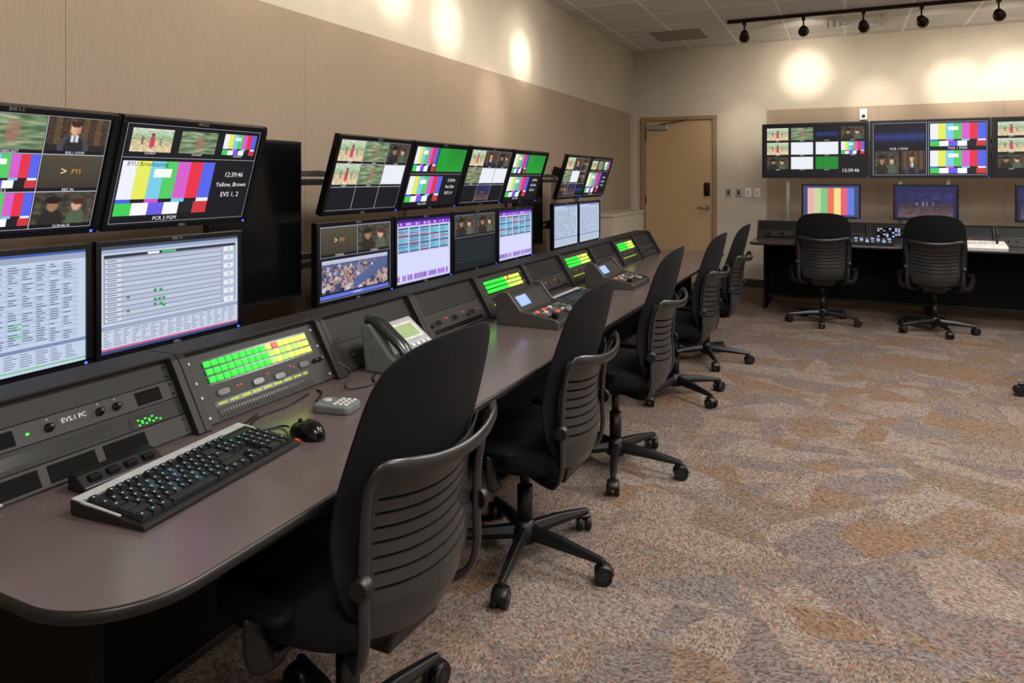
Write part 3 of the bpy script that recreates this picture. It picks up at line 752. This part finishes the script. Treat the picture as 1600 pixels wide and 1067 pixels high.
def module(loc, rotz, kind, label):
    r_ = root('rack_console', loc, label, 'console', rotz=rotz, group='rack console modules on the worktops')
    w = MODW / 2 - .001
    g = MB().prism(prof, -w, w, 'y').prism(cheek, -w, -w + .02, 'y').prism(cheek, w - .02, w, 'y')
    g.bb((-.214, -w, .176), (-.106, w, .184))
    g.obj('housing', M_RACK, r_, .0015)
    base = Vector((-.018, 0, .002))
    X = Vector((0, 1, 0)); Y = SLn; Z = NN
    g = MB(); pm = [M_RACKP if kind == 'green' else M_RACKD, M_GLOSS, G_RED, G_GREEN, G_AMBER, M_GRILLE, M_TEXTW, M_RACK, G_CYANW, M_SILVER, M_RACKP]
    W2 = .242
    def screws(ylist):
        for x in (-.229, .229):
            for y in ylist: g.cyl((x, y, .004), (x, y, .006), .0038, n=10, mi=9 if kind == 'green' else 1)
    if kind == 'green':
        g.bb((-W2, .004, 0), (W2, .188, .004)); g.bb((-.195, .099, .004), (.201, .170, .0045), 1)
        for x, y in ((-.16, .074), (-.04, .07), (.04, .064), (.145, .074)):
            oval(g, x, y, .046, .024, 7, .004, .006); oval(g, x, y, .038, .016, 1, .006, .007)
        for x, y in ((-.112, .078), (-.1, .078), (0.0, .082), (.09, .082), (.102, .076)): g.cyl((x, y, .004), (x, y, .006), .002, n=8, mi=2)
        rnd = random.Random(int(loc[1] * 10))
        g.bb((-.2, .04, .004), (.15, .054, .0045), 1)
        for i in range(78):
            if i % 9 > 1: g.box((-.197 + i * .0044, .047, .0047), (.0028, rnd.choice([.005, .007, .006]), .0006), 4)
        g.bb((-.2, .006, .004), (.15, .035, .005), 7)
        for i in range(34):
            g.box((-.19 + i * .0098, .026, .0055), (.007, .008, .002), 1); g.box((-.19 + i * .0098, .014, .0055), (.007, .008, .002), 10)
        screws((.02, .075, .115, .17))
    elif kind == 'mid':
        g.bb((-W2, .102, 0), (W2, .188, .004)); g.bb((-W2, .004, 0), (W2, .1, .004), 7)
        for x in (-.15, -.02, .13):
            oval(g, x, .055, .054, .03, 10, .004, .006); oval(g, x, .055, .042, .02, 1, .006, .007)
        for x, y in ((-.09, .065), (-.075, .065), (.05, .066), (.065, .066), (.19, .06)): g.cyl((x, y, .004), (x, y, .006), .0025, n=8, mi=2)
        g.bb((-.2, .012, .004), (.2, .03, .005), 1)
        screws((.02, .085, .115, .175))
    elif kind == 'mixer':
        g.bb((-W2, .004, 0), (W2, .188, .004)); g.bb((-.2, .05, .004), (.2, .16, .005), 1)
        rnd = random.Random(3)
        for i in range(15):
            for j in range(5): g.box((-.18 + i * .026, .065 + j * .021, .006), (.02, .015, .002), rnd.choice([8, 8, 9, 1, 1, 10]))
    elif kind == 'blank':
        g.bb((-W2, .102, 0), (W2, .188, .004)); g.bb((-W2, .004, 0), (W2, .1, .004), 7)
        g.bb((-.04, .02, .004), (.2, .08, .006), 10)
        oval(g, .03, .05, .05, .024, 1, .006, .0075)
        for i in range(8): g.box((.1 + i * .011, .05, .007), (.005, .03, .001), 1)
        screws((.02, .085, .115, .175))
    elif kind == 'pc':
        g.bb((-W2, .147, 0), (W2, .188, .004)); g.bb((-W2, .1, 0), (W2, .144, .004), 7); g.bb((-W2, .055, 0), (W2, .097, .004)); g.bb((-W2, .004, 0), (W2, .052, .004), 7)
        g.bb((-.22, .106, .004), (-.135, .138, .005), 5); g.bb((.135, .106, .004), (.2, .138, .005), 5)
        g.text('EVS.1 PC', -.012, .126, .0050, .0145, 6)
        g.box((-.012, .126, .0043), (.07, .018, .0008), 10)
        g.box((-.11, .121, .005), (.006, .005, .002), 3)
        for x in (-.066, .045, .085): g.text('o', x, .139, .0045, .007, 6)
        for i in range(12): g.box((.12 + (i % 7) * .009, .062 + .008 * (i // 7) + .004 * (i % 2), .006), (.0045, .0035, .002), 3)
        g.box((.145, .07, .0045), (.09, .026, .001), 1)
        for x in (-.165, -.045, .075): g.bb((x - .05, .01, .004), (x + .05, .046, .006), 5)
        g.bb((-.23, .064, .004), (.06, .088, .005), 1)
        g.text('Extron', -.205, .006, .0066, .011, 6)
        for x in (-.232, .232):
            for y in (.014, .042, .066, .087, .11, .134, .155, .18): g.cyl((x, y, .004), (x, y, .006), .0035, n=10, mi=1)
    o = g.obj('front_panel', pm, r_)
    o.matrix_local = Matrix(((X.x, Y.x, Z.x, base.x), (X.y, Y.y, Z.y, base.y), (X.z, Y.z, Z.z, base.z), (0, 0, 0, 1)))
    if kind == 'green':
        for j in range(3):
            for i in range(16):
                m = G_GREEN if i < 9 else G_YELLOW
                if i in (9, 11) and j < 2: m = G_LIME
                if i == 10 and j == 2: m = G_SALMON
                if i == 13: m = G_LIME if j == 1 else m
                button(o, -.18 + i * .0243, .113 + j * .0215, m)
        for x in (.19, .212): knob(o, x, .072, .007)
    elif kind == 'pc':
        for x in (-.066, .045, .085): knob(o, x, .121, .0085)
    elif kind == 'mid':
        for x in (-.2, .09): knob(o, x, .05, .008)
    elif kind == 'blank':
        for x in (-.17, -.1): knob(o, x, .05, .008)
    return r_
labs = {'pc': 'dark grey rack console with volume knobs and cable outlets', 'green': 'rack console with rows of lit green and yellow buttons',
        'mid': 'dark grey rack console with red indicator lights', 'blank': 'dark grey rack console with plain blanking plate', 'mixer': 'rack console with pale blue lit keys'}
kinds = ['pc', 'green', 'blank', 'mid', 'green', 'mid', 'green', 'mid', 'green', 'blank']
for i, kd in enumerate(kinds):
    module((-1.43, .985 + i * MODW, .742), 0, kd, labs[kd])
for i, kd in enumerate(['mid', 'blank', 'mixer', 'mid', 'blank', 'mid']):
    module((-.58 + i * .532, 7.86, .742), -math.pi / 2, kd, labs[kd])

# ------------------------------------------------------------------ keyboard
U = .0188
def keyboard(loc, rz, label):
    r_ = root('computer_keyboard', loc, label, 'keyboard', rotz=rz, group='keyboards on the worktop')
    Wk, Dk = .442, .185
    a = math.radians(6)
    def h(y): return .010 + (y + Dk / 2) * math.tan(a)
    pr = [(-Dk / 2, 0.0), (Dk / 2 - .01, 0.0), (Dk / 2, .004), (Dk / 2, h(Dk / 2)), (-Dk / 2 + .012, h(-Dk / 2 + .012)), (-Dk / 2, .008)]
    MB().prism(pr, -Wk / 2, Wk / 2, 'x').obj('keyboard_case', M_BLACK, r_, .003)
    T = Matrix.Rotation(a, 4, 'X')
    dk = MB().bb((-Wk / 2 + .002, .067, 0), (Wk / 2 - .002, Dk / 2 - .001, .003)).bb((-Wk / 2 + .002, -.03, 0), (-Wk / 2 + .007, .067, .003)).bb((Wk / 2 - .007, -.03, 0), (Wk / 2 - .002, .067, .003))
    d_ = dk.obj('deck_strip', M_SILVER, r_, .001, label='silver deck')
    d_.matrix_local = Matrix.Translation((0, 0, h(0))) @ T
    keys = []
    def row(y, items):
        for x, w in items: keys.append((x, y, w, 1))
    def seq(x0, ws):
        out = []; x = x0
        for w in ws: out.append((x, w)); x += w
        return out
    row(0, [(0, 1)] + seq(2, [1] * 4) + seq(6.5, [1] * 4) + seq(11, [1] * 4) + seq(15.25, [1] * 3))
    row(1.3, seq(0, [1] * 13 + [2]) + seq(15.25, [1] * 3) + seq(18.5, [1] * 4))
    row(2.3, seq(0, [1.5] + [1] * 12 + [1.5]) + seq(15.25, [1] * 3) + seq(18.5, [1] * 3)); keys.append((21.5, 2.3, 1, 2))
    row(3.3, seq(0, [1.75] + [1] * 11 + [2.25]) + seq(18.5, [1] * 3))
    row(4.3, seq(0, [2.25] + [1] * 10 + [2.75]) + [(16.25, 1)] + seq(18.5, [1] * 3)); keys.append((21.5, 4.3, 1, 2))
    row(5.3, seq(0, [1.25] * 3 + [6.25] + [1.25] * 4) + seq(15.25, [1] * 3) + seq(18.5, [2, 1]))
    x00, y00 = -22.5 * U / 2, .062
    KY = .0222
    extra = MB(); cache = {}
    for n, (x, y, w, hh) in enumerate(keys):
        cx = x00 + (x + w / 2) * U; cy = y00 - (y + hh / 2) * KY
        bw, bh = w * U / 2 - .0007, hh * KY / 2 - .0009; tw, th = bw - .0025, bh - .0024
        vs = [(-bw, -bh, 0), (bw, -bh, 0), (bw, bh, 0), (-bw, bh, 0), (-tw, -th, .009), (tw, -th, .009), (tw, th + .0008, .009), (-tw, th + .0008, .009)]
        fs = [(0, 3, 2, 1), (4, 5, 6, 7), (0, 1, 5, 4), (1, 2, 6, 5), (2, 3, 7, 6), (3, 0, 4, 7)]
        if n >= 100: extra.add([(q[0] + cx, q[1] + cy, q[2]) for q in vs], fs); continue
        teal = (y > 1 and w == 1 and 3 < x < 9 and y < 5 and (int(x + y) % 3 == 0))
        k = (w, hh, teal)
        if k not in cache:
            g = MB().add(vs, fs)
            if w <= 1.5: g.box((-.002, .002, .0091), (.003, .0035, .0003), 1)
            o = g.obj('key', [M_TEALKEY if teal else M_KEY, M_KEYL], r_, .0008); cache[k] = o.data
        else: o = mkobj('key', cache[k], r_, .0008)
        o.matrix_local = Matrix.Translation((0, 0, h(0))) @ T @ Matrix.Translation((cx, cy, .0005))
    o = extra.obj('key', M_KEY, r_, .0008); o['kind'] = 'stuff'; o.matrix_local = Matrix.Translation((0, 0, h(0) + .0005)) @ T
    return r_
keyboard((-1.235, 1.063, .742), math.radians(95), 'black and silver full-size keyboard on the worktop')
keyboard((-1.25, 3.46, .742), math.radians(90), 'black and silver full-size keyboard lying beside a control unit')

def mouse(loc, rz):
    r_ = root('computer_mouse', loc, 'black glossy computer mouse glowing red underneath', 'mouse', rotz=rz)
    g = MB(); nu, nv = 24, 8; vs = []; fs = []
    for j in range(nv + 1):
        ph = (math.pi / 2) * j / nv
        for i in range(nu):
            a = 2 * math.pi * i / nu; k = math.cos(ph) ** .7 if j < nv else 0.001
            vs.append((.033 * k * math.cos(a), .06 * k * math.sin(a), .001 + .036 * math.sin(ph) * (1 - .18 * math.sin(a))))
    for j in range(nv):
        for i in range(nu): fs.append((j * nu + i, j * nu + (i + 1) % nu, (j + 1) * nu + (i + 1) % nu, (j + 1) * nu + i))
    fs.append(tuple(range(nu))); fs.append(tuple(range(nv * nu, nv * nu + nu)))
    g.add(vs, fs, 0, True).obj('mouse_body', M_GLOSS, r_)
    MB().cyl((-.003, .03, .029), (.003, .03, .029), .007, n=14).obj('scroll_wheel', M_RACK, r_)
    MB().prism([(-.0335 * math.cos((a - 10) * .07), -.005 + .035 * math.sin((a - 10) * .07)) for a in range(21)], .0005, .003).obj('sensor_glow', G_RED, r_, label='red glow')
mouse((-1.19, 1.345, .742), math.radians(75))
r_ = root('jog_controller', (-1.25, 1.53, .742), 'small grey keypad with rows of pale buttons', 'controller', rotz=math.radians(100))
MB().prism(rounded(-.04, -.055, .04, .055, [.015] * 4), 0, .022).obj('controller_body', M_MIDGREY, r_, .005)
MB().lathe((0, .03, .022), (0, 0, 1), [(0, .014), (.004, .013), (.006, .01)]).obj('dial', M_SILVER, r_)
for i in range(4):
    for j in range(3): MB().cyl((-.024 + i * .016, -.006 - j * .017, .022), (-.024 + i * .016, -.006 - j * .017, .0255), .0055, n=12).obj('button', M_LIGHTGREY, r_)
r_ = root('cable_outlet_box', (-1.39, .99, .742), 'small black connector box against the rack console', 'connector box', rotz=math.radians(90))
MB().prism([(-.028, 0), (.028, 0), (.028, .034), (.0, .032), (-.028, .012)], -.09, .09, 'x').obj('box_body', M_BLACK, r_, .004)
for x in (-.06, -.02, .02, .06): MB().box((x, -.012, .0225), (.026, .018, .014)).obj('socket', M_RACKD, r_, .002)
# desk phone
r_ = root('desk_phone', (-1.345, 1.985, .742), 'silver grey desk telephone with a screen and dark handset', 'telephone', rotz=math.radians(90))
prf = [(-.085, 0), (.078, 0), (.085, .13), (.06, .142), (-.085, .03)]
MB().prism(prf, -.05, .13, 'x').obj('phone_body', M_SILVER, r_, .006)
a = math.atan2(.112, .145)
T = Matrix.Translation((0, -.085, .03)) @ Matrix.Rotation(a, 4, 'X')
o = MB().box((.04, .125, .002), (.13, .075, .004), 1).box((.04, .125, .004), (.105, .055, .004)).obj('phone_screen', [M_LCD, M_LIGHTGREY], r_, .001, label='pale green screen'); o.matrix_local = T
for i in range(5):
    for j in range(3):
        o = MB().box((-.02 + i * .03, .02 + j * .022, .003), (.02, .013, .006)).obj('button', M_LIGHTGREY, r_, .001); o.matrix_local = T
MB().prism([(-.09, 0), (.07, 0), (.09, .15), (.055, .16), (-.03, .06), (-.09, .03)], -.115, -.052, 'x').obj('handset_cradle', M_MIDGREY, r_, .008)
MB().tube(smooth_path([(-.084, -.085, .045), (-.084, -.06, .085), (-.084, -.01, .125), (-.084, .045, .165), (-.084, .075, .165)], 4), .028, .017, n=14).obj('handset', M_TEAL, r_, label='dark glossy handset')
# control units
def control_unit(y):
    r_ = root('replay_controller', (-1.22, y, .742), 'dark grey wedge-shaped control unit with buttons and small screen', 'controller', rotz=math.radians(90), group='wedge control units')
    pr = [(-.14, 0), (.14, 0), (.14, .11), (.125, .13), (.09, .125), (.03, .055), (-.125, .03), (-.14, .02)]
    MB().prism(pr, -.175, .175, 'x').obj('controller_body', M_RACKP, r_, .004)
    for s in (-1, 1):
        MB().prism([(-.145, 0), (.145, 0), (.15, .12), (.125, .142), (.09, .14), (.03, .066), (-.13, .04), (-.145, .03)], s * .175 - (.0 if s > 0 else .012), s * .175 + (.012 if s > 0 else .0), 'x').obj('side_cheek', M_CHEEK, r_, .004)
    a = math.atan2(.025, .155); T = Matrix.Translation((0, -.125, .0305)) @ Matrix.Rotation(a, 4, 'X')
    pat = [M_CHEEK, M_MIDGREY, M_CHEEK, M_MIDGREY, M_LIGHTGREY, M_CHEEK, M_MIDGREY]
    for i in range(9):
        for j in range(3):
            m_ = pat[(i * 3 + j * 5) % 7]
            if (i, j) in ((1, 2), (3, 2), (4, 0)): m_ = G_SALMON
            o = MB().box((-.14 + i * .035, .06 + j * .026, .003), (.024, .017, .006)).obj('button', m_, r_, .001); o.matrix_local = T
    o = MB().lathe((.07, .028, 0), (0, 0, 1), [(0, .026), (.01, .025), (.014, .02)]).obj('jog_wheel', M_MIDGREY, r_); o.matrix_local = T
    o = MB().box((-.12, .025, .012), (.02, .03, .024)).obj('lever', M_BLACK, r_, .004); o.matrix_local = T
    a = math.atan2(.07, .06); T = Matrix.Translation((0, .03, .056)) @ Matrix.Rotation(a, 4, 'X')
    o = MB().box((-.09, .05, .003), (.1, .05, .005)).obj('screen', G_CYANW, r_, label='pale lit screen'); o.matrix_local = T
control_unit(2.915); control_unit(4.07)
r_ = root('camera_controller', (1.12, 7.66, .742), 'white flat control panel with a joystick on the rear desk', 'controller')
MB().prism([(-.1, 0), (.1, 0), (.1, .06), (-.1, .025)], -.2, .2, 'x').obj('controller_body', M_WHITE, r_, .005)
MB().cyl((.13, 0, .04), (.13, 0, .1), .012, .008).lathe((.13, 0, .095), (0, 0, 1), [(0, .01), (.01, .018), (.025, .018), (.035, .008)]).obj('joystick', M_BLACK, r_)
for i in range(6): MB().box((-.16 + i * .04, 0, .046), (.025, .04, .008)).obj('button', M_LIGHTGREY, r_, .002)
r_ = root('camera_controller', (.22, 7.62, .742), 'dark control panel with pale lit buttons on the rear desk', 'controller')
MB().prism([(-.08, 0), (.08, 0), (.08, .06), (-.08, .02)], -.2, .2, 'x').obj('controller_body', M_RACKD, r_, .004)
T = Matrix.Translation((0, -.08, .02)) @ Matrix.Rotation(math.atan2(.04, .16), 4, 'X')
for i in range(8):
    for j in range(3):
        o = MB().box((-.17 + i * .048, .035 + j * .045, .003), (.03, .028, .008)).obj('button', [G_CYANW, M_SILVER, M_MIDGREY][(i + j) % 3], r_, .001); o.matrix_local = T

# cables
def cable(pts, r=.0028, label='thin black cable lying on the worktop', m=M_BLACK):
    tag(MB().tube(smooth_path(pts, 8), r, n=8).obj('cable', m), label, 'cable', 'cables on the worktop')
zt = .7455
cable([(-1.25, 1.345, .755), (-1.29, 1.36, zt), (-1.33, 1.3, zt), (-1.39, 1.38, zt), (-1.39, 1.5, zt), (-1.412, 1.6, zt)])
cable([(-1.35, 1.14, .755), (-1.38, 1.2, zt), (-1.38, 1.3, zt), (-1.41, 1.4, zt)])
cable([(-1.31, 1.53, zt), (-1.34, 1.55, zt), (-1.38, 1.62, zt), (-1.415, 1.64, zt)])
cable([(-1.41, 1.72, .81), (-1.37, 1.74, .78), (-1.34, 1.68, .75), (-1.3, 1.76, zt), (-1.34, 1.81, zt), (-1.36, 1.85, zt)])

# ------------------------------------------------------------------ office chair (local front = +y)
def yc(z):
    t = (z - .46) / .6
    return -.205 - .115 * max(t, 0) ** 1.3 - .018 * math.exp(-((t - .10) / .15) ** 2) + .012 * math.exp(-((t - .42) / .2) ** 2)
def build_chair():
    r_ = root('office_chair', (0, 0, 0), 'black fabric swivel office chair with slotted lumbar back on casters', 'chair', group='swivel chairs at the consoles')
    b_ = MB().lathe((0, 0, .055), (0, 0, 1), [(0, .03), (.01, .046), (.055, .046), (.07, .034), (.085, .03)], 24).obj('chair_base', M_BLACK, r_)
    for k in range(5):
        a = 2 * math.pi * k / 5; c, s = math.cos(a), math.sin(a)
        secs = [(.03, .024, .075, .122), (.16, .019, .072, .112), (.27, .015, .068, .094), (.318, .012, .066, .086)]
        vs = []
        for r, w, z0, z1 in secs:
            for ww, z in ((w * .8, z0), (-w * .8, z0), (-w, (z0 + z1) / 2), (-w * .55, z1), (w * .55, z1), (w, (z0 + z1) / 2)):
                vs.append((c * r - s * ww, s * r + c * ww, z))
        fs = []
        for i in range(len(secs) - 1):
            for j in range(6): fs.append((i * 6 + j, i * 6 + (j + 1) % 6, i * 6 + 6 + (j + 1) % 6, i * 6 + 6 + j))
        fs += [tuple(range(6)), tuple(range((len(secs) - 1) * 6, len(secs) * 6))]
        MB().add(vs, fs).obj('leg', M_BLACK, b_, .003)
        g = MB(); R = Matrix.Rotation(a + .5 * (k % 3), 3, 'Z')
        cx, cy = c * .3, s * .3
        def T(p): q = R @ Vector(p); return (q.x + cx, q.y + cy, q.z)
        g.cyl((cx, cy, .045), (cx, cy, .075), .01, n=10)
        for sd in (-1, 1):
            g.cyl(T((.012, sd * .007, .03)), T((.012, sd * .026, .03)), .03, n=20)
            g.cyl(T((.012, sd * .026, .03)), T((.012, sd * .028, .03)), .016, n=14, mi=1)
        g.tube([T((.045, 0, .035)), T((.035, 0, .055)), T((.012, 0, .063)), T((-.01, 0, .058))], .026, .005, n=10)
        g.obj('caster', [M_BLACK, M_FRAME], b_)
    MB().cyl((0, 0, .13), (0, 0, .26), .028, n=20).cyl((0, 0, .26), (0, 0, .37), .018, n=16, mi=1).obj('gas_column', [M_BLACK, M_FRAME], r_)
    MB().prism([(-.2, .40), (-.19, .365), (.08, .355), (.12, .375), (.12, .415), (-.2, .43)], -.09, .09, 'x').bb((-.24, -.02, .385), (.24, .03, .405)).obj('tilt_mechanism', M_BLACK, r_, .006)
    # seat
    vs = []; fs = []; n = 40
    rings = [(.0, .415), (.86, .412), (.97, .424), (1.0, .445), (.985, .47), (.93, .486), (.7, .492), (.35, .488), (.0, .486)]
    for k, z in rings:
        for i in range(n):
            a = 2 * math.pi * i / n
            x = math.copysign(abs(math.cos(a)) ** .55, math.cos(a)) * .245 * max(k, .01); y = math.copysign(abs(math.sin(a)) ** .55, math.sin(a)) * .235 * max(k, .01)
            dz = -.03 * max(0, (y - .1) / .135) ** 2 + .02 * (abs(x) / .245) ** 3 * (1 if z > .46 else 0)
            vs.append((x * (1 - .1 * max(0, -y / .235)), y + .01, z + dz))
    for j in range(len(rings) - 1):
        for i in range(n): fs.append((j * n + i, j * n + (i + 1) % n, (j + 1) * n + (i + 1) % n, (j + 1) * n + i))
    MB().add(vs, fs, 0, True).obj('seat', M_FABRIC, r_)
    # backrest
    nu, nv = 24, 40; z0, z1 = .45, 1.05
    def outline(t):
        w = .208 + .036 * math.sin(math.pi * min(1, t * .9 + .1))
        e = abs(2 * t - 1)
        p = 9 if t > .5 else 7
        return w * max(0.0, 1 - e ** p) ** (1 / 2.4)
    def grid(off, puff):
        out = []
        for j in range(nv + 1):
            t = .5 - .5 * math.cos(math.pi * j / nv); z = z0 + (z1 - z0) * t
            for i in range(nu + 1):
                s = -math.cos(math.pi * i / nu); w = outline(t)
                edge = (1 - abs(s) ** 5) * (1 - abs(2 * t - 1) ** 8)
                out.append((s * w, yc(z) + .05 * (s * w / .24) ** 2 + off + puff * edge, z))
        return out
    F = grid(.006, .024); Bk = grid(0, -.005)
    nn = len(F); fs = []
    for j in range(nv):
        for i in range(nu):
            q = (j * (nu + 1) + i, j * (nu + 1) + i + 1, (j + 1) * (nu + 1) + i + 1, (j + 1) * (nu + 1) + i)
            fs.append(q[::-1]); fs.append(tuple(x + nn for x in q))
    for j in range(nv):
        for i in (0, nu):
            a, b2 = j * (nu + 1) + i, (j + 1) * (nu + 1) + i; fs.append((a, b2, b2 + nn, a + nn))
    MB().add(F + Bk, fs, 0, True).obj('backrest', M_FABRIC, r_)
    # lumbar shell: one continuous curved sheet with recessed slots
    g = MB(); m = 20
    zs = [(.40, 1), (.42, 1), (.45, 1), (.49, 1), (.53, 1), (.556, 1)]
    z = .556
    for i in range(7):
        zs.append((z + .0015, 0)); zs.append((z + .0085, 0)); zs.append((z + .010, 1)); zs.append((z + .030, 1)); z += .030
    zs.append((.785, 1)); zs.append((.81, 1))
    vs = []
    for z, on in zs:
        hw = .14 + .054 * min(1, max(0, (z - .40) / .14)) ** .6
        for i in range(m + 1):
            s = -1 + 2 * i / m; x = s * hw
            dep = 1.0 if (on or abs(s) > .86) else 0.0
            low = .09 * max(0, (.46 - z) / .06) ** 1.5
            vs.append((x, yc(max(z, .46)) + .05 * (x / .24) ** 2 - .007 - .014 * (1 - s * s) * min(1, (z - .38) / .1) - .009 * dep + low, z - .022 * (1 - s * s)))
    o0 = len(g.v); g.v += vs
    for j in range(len(zs) - 1):
        for i in range(m):
            s = -1 + 2 * (i + .5) / m
            dark = zs[j][1] == 0 and zs[j + 1][1] == 0 and abs(s) < .86
            g.f.append([o0 + q for q in (j * (m + 1) + i, j * (m + 1) + i + 1, (j + 1) * (m + 1) + i + 1, (j + 1) * (m + 1) + i)]); g.m.append(1 if dark else 0); g.s.append(False)
    o = g.obj('lumbar_shell', [M_SHELL, M_BLACKM], r_, 0, label='grey slotted plastic lumbar shell')
    sd_ = o.modifiers.new('solid', 'SOLIDIFY'); sd_.thickness = .004; sd_.offset = 0
    # frame
    half = [(.10, -.06, .385), (.16, -.15, .388), (.198, -.205, .41), (.210, -.226, .47), (.210, -.226, .56), (.211, -.228, .66), (.218, -.24, .75), (.222, -.254, .79), (.211, -.273, .817), (.17, -.297, .816), (.09, -.318, .803), (0, -.325, .798)]
    pth = half + [(-x, y, z) for x, y, z in half[:-1][::-1]]
    MB().tube(smooth_path(pth, 5), .0165, .008, n=12, up=(0, 1, 0)).obj('back_frame', M_FRAME, r_, label='curved plastic back frame')
    for s in (-1, 1):
        MB().cyl((s * .211, -.226, .585), (s * .236, -.230, .585), .026, .021, n=18).obj('adjustment_knob', M_BLACK, r_, .003)
        MB().tube(smooth_path([(s * .2, .0, .388), (s * .25, .0, .392), (s * .27, -.0, .42), (s * .275, -.0, .46), (s * .274, .0, .50)], 3), .03, .012, n=10, up=(0, 1, 0)).obj('armrest_post', M_BLACK, r_)
        MB().prism(rounded(s * .272 - .03, -.09, s * .272 + .03, .09, [.028] * 4), .50, .522).obj('armrest_pad', M_BLACKM, r_, .008)
    return r_
ch0 = build_chair()
def chair(r_, loc, rz, brot, dz=0, label=None):
    r_.location = loc; r_.rotation_euler = (0, 0, math.radians(rz))
    for c in r_.children:
        if c.name.startswith('chair_base'): c.rotation_euler = (0, 0, math.radians(brot - rz))
        elif dz and not c.name.startswith('gas_column'): c.location.z = dz
spec = [((-1.055, 1.33, 0), 87, 80, .0), ((-1.05, 2.33, 0), 90, -80, -.03), ((-.99, 3.25, 0), 90, -75, .01), ((-.98, 4.5, 0), 87, -35, -.01), ((-.95, 5.45, 0), 87, -68, -.01),
        ((-.19, 7.36, 0), 2, 270, 0.01), ((.73, 7.34, 0), -6, -75, 0.01), ((1.31, 5.4, 0), 60, 180, -.03)]
chs = [ch0] + [copy_thing(ch0) for _ in spec[1:]]
for c, s in zip(chs, spec): chair(c, *s)

# ------------------------------------------------------------------ track lights
def track(p0, p1):
    r_ = MB().bb((min(p0[0], p1[0]) - .018, min(p0[1], p1[1]) - .018, ZC - .04), (max(p0[0], p1[0]) + .018, max(p0[1], p1[1]) + .018, ZC)).obj('track_rail', M_BRONZE, bevel=.003)
    tag(r_, 'dark bronze lighting track fixed to the ceiling', 'lighting track')
def spot(pos, target, energy, size=55, halo=0, group='track spotlights'):
    pos = Vector(pos); target = Vector(target)
    r_ = root('track_spotlight', pos, 'dark bronze swivel spotlight hanging from the ceiling track', 'spotlight', group=group)
    hp = Vector((0, 0, -.13)); d = (target - pos - hp).normalized()
    MB().box((0, 0, -.015), (.035, .07, .03)).cyl((0, 0, -.03), (0, 0, -.1), .008, n=10).obj('mount_stem', M_BRONZE, r_)
    MB().lathe(hp - d * .05, d, [(0, .018), (.01, .034), (.04, .042), (.07, .046), (.075, .052), (.115, .054), (.118, .047)], 22).obj('lamp_housing', M_BRONZE, r_)
    MB().cyl(hp + d * .069, hp + d * .072, .044, n=20).obj('lamp_lens', G_LAMP, r_)
    for e, sz in ((energy * .8, size * .85), (energy * .22, size * 1.6), (halo, 110)):
        if not e: continue
        l = D.lights.new('spot_beam', 'SPOT'); l.energy = e; l.spot_size = math.radians(sz); l.spot_blend = 1.0
        l.color = (1, .89, .75); l.shadow_soft_size = .05
        lo = D.objects.new('lamp_beam', l); COL.objects.link(lo); lo.parent = r_
        lo.location = hp + d * .085; lo.rotation_euler = (-d).to_track_quat('Z', 'Y').to_euler()
zt_ = ZC - .04
track((-1.14, 7.95), (3.2, 7.95))
for x, tx, tz, e in ((-.98, -1.16, 1.98, 60), (-.39, -.44, 2.68, 190), (.17, .33, 2.25, 110), (.68, 1.16, 2.42, 180), (1.31, 1.72, 2.5, 180), (2.1, 2.4, 2.4, 120)):
    spot((x, 7.95, zt_), (tx, YB, tz), e, 36, 26)
track((-1.35, .2), (-1.35, 5.9))
for y, ty, tz, e in ((.6, .6, 2.1, 14), (1.5, 1.55, 2.45, 30), (2.3, 2.45, 2.62, 110), (2.95, 3.1, 2.66, 130), (3.6, 3.73, 2.6, 130), (4.3, 4.4, 2.5, 130), (4.95, 5.06, 1.95, 85), (5.6, 5.68, 2.46, 170)):
    spot((-1.35, y, zt_), (XL, ty, tz), e, 30, 20 if y < 2 else 25)

# added ceiling panels, out of view, that fill the room with even light
def fill_panel(x, y, e, sx=1.2, sy=.6):
    r_ = root('ceiling_fill_panel', (x, y, ZC), 'added unseen rectangular ceiling panel giving fill light', 'fill light', group='added fill light panels')
    MB().bb((-sx / 2 - .02, -sy / 2 - .02, -.012), (sx / 2 + .02, sy / 2 + .02, 0)).obj('fill_frame', M_WHITE, r_)
    MB().bb((-sx / 2, -sy / 2, -.016), (sx / 2, sy / 2, -.012)).obj('diffuser', G_FILL, r_)
    l = D.lights.new('fill_area', 'AREA'); l.shape = 'RECTANGLE'; l.size = sx; l.size_y = sy; l.energy = e; l.color = (1, .96, .91)
    lo = D.objects.new('fill_glow', l); COL.objects.link(lo); lo.parent = r_; lo.location = (0, 0, -.03)
for x, y, e in ((.4, -.6, 66), (.4, 2.0, 76), (.6, 4.6, 84), (2.2, .8, 66), (2.2, 3.6, 68), (2.4, 6.2, 70)):
    fill_panel(x, y, e)

w = D.worlds.new('World'); bpy.context.scene.world = w; w.use_nodes = True
w.node_tree.nodes['Background'].inputs['Color'].default_value = (.5, .45, .4, 1)
w.node_tree.nodes['Background'].inputs['Strength'].default_value = .2

# ------------------------------------------------------------------ camera
cam = D.cameras.new('camera'); cam.sensor_width = 36; cam.lens = 36 * 1100 / 1600; cam.shift_y = -(533.5 - 280) / 1600
cam.clip_start = .02
co = D.objects.new('camera', cam); COL.objects.link(co)
co.location = (0, 0, 1.37); co.rotation_euler = (math.radians(90), 0, math.radians(25.3))
bpy.context.scene.camera = co
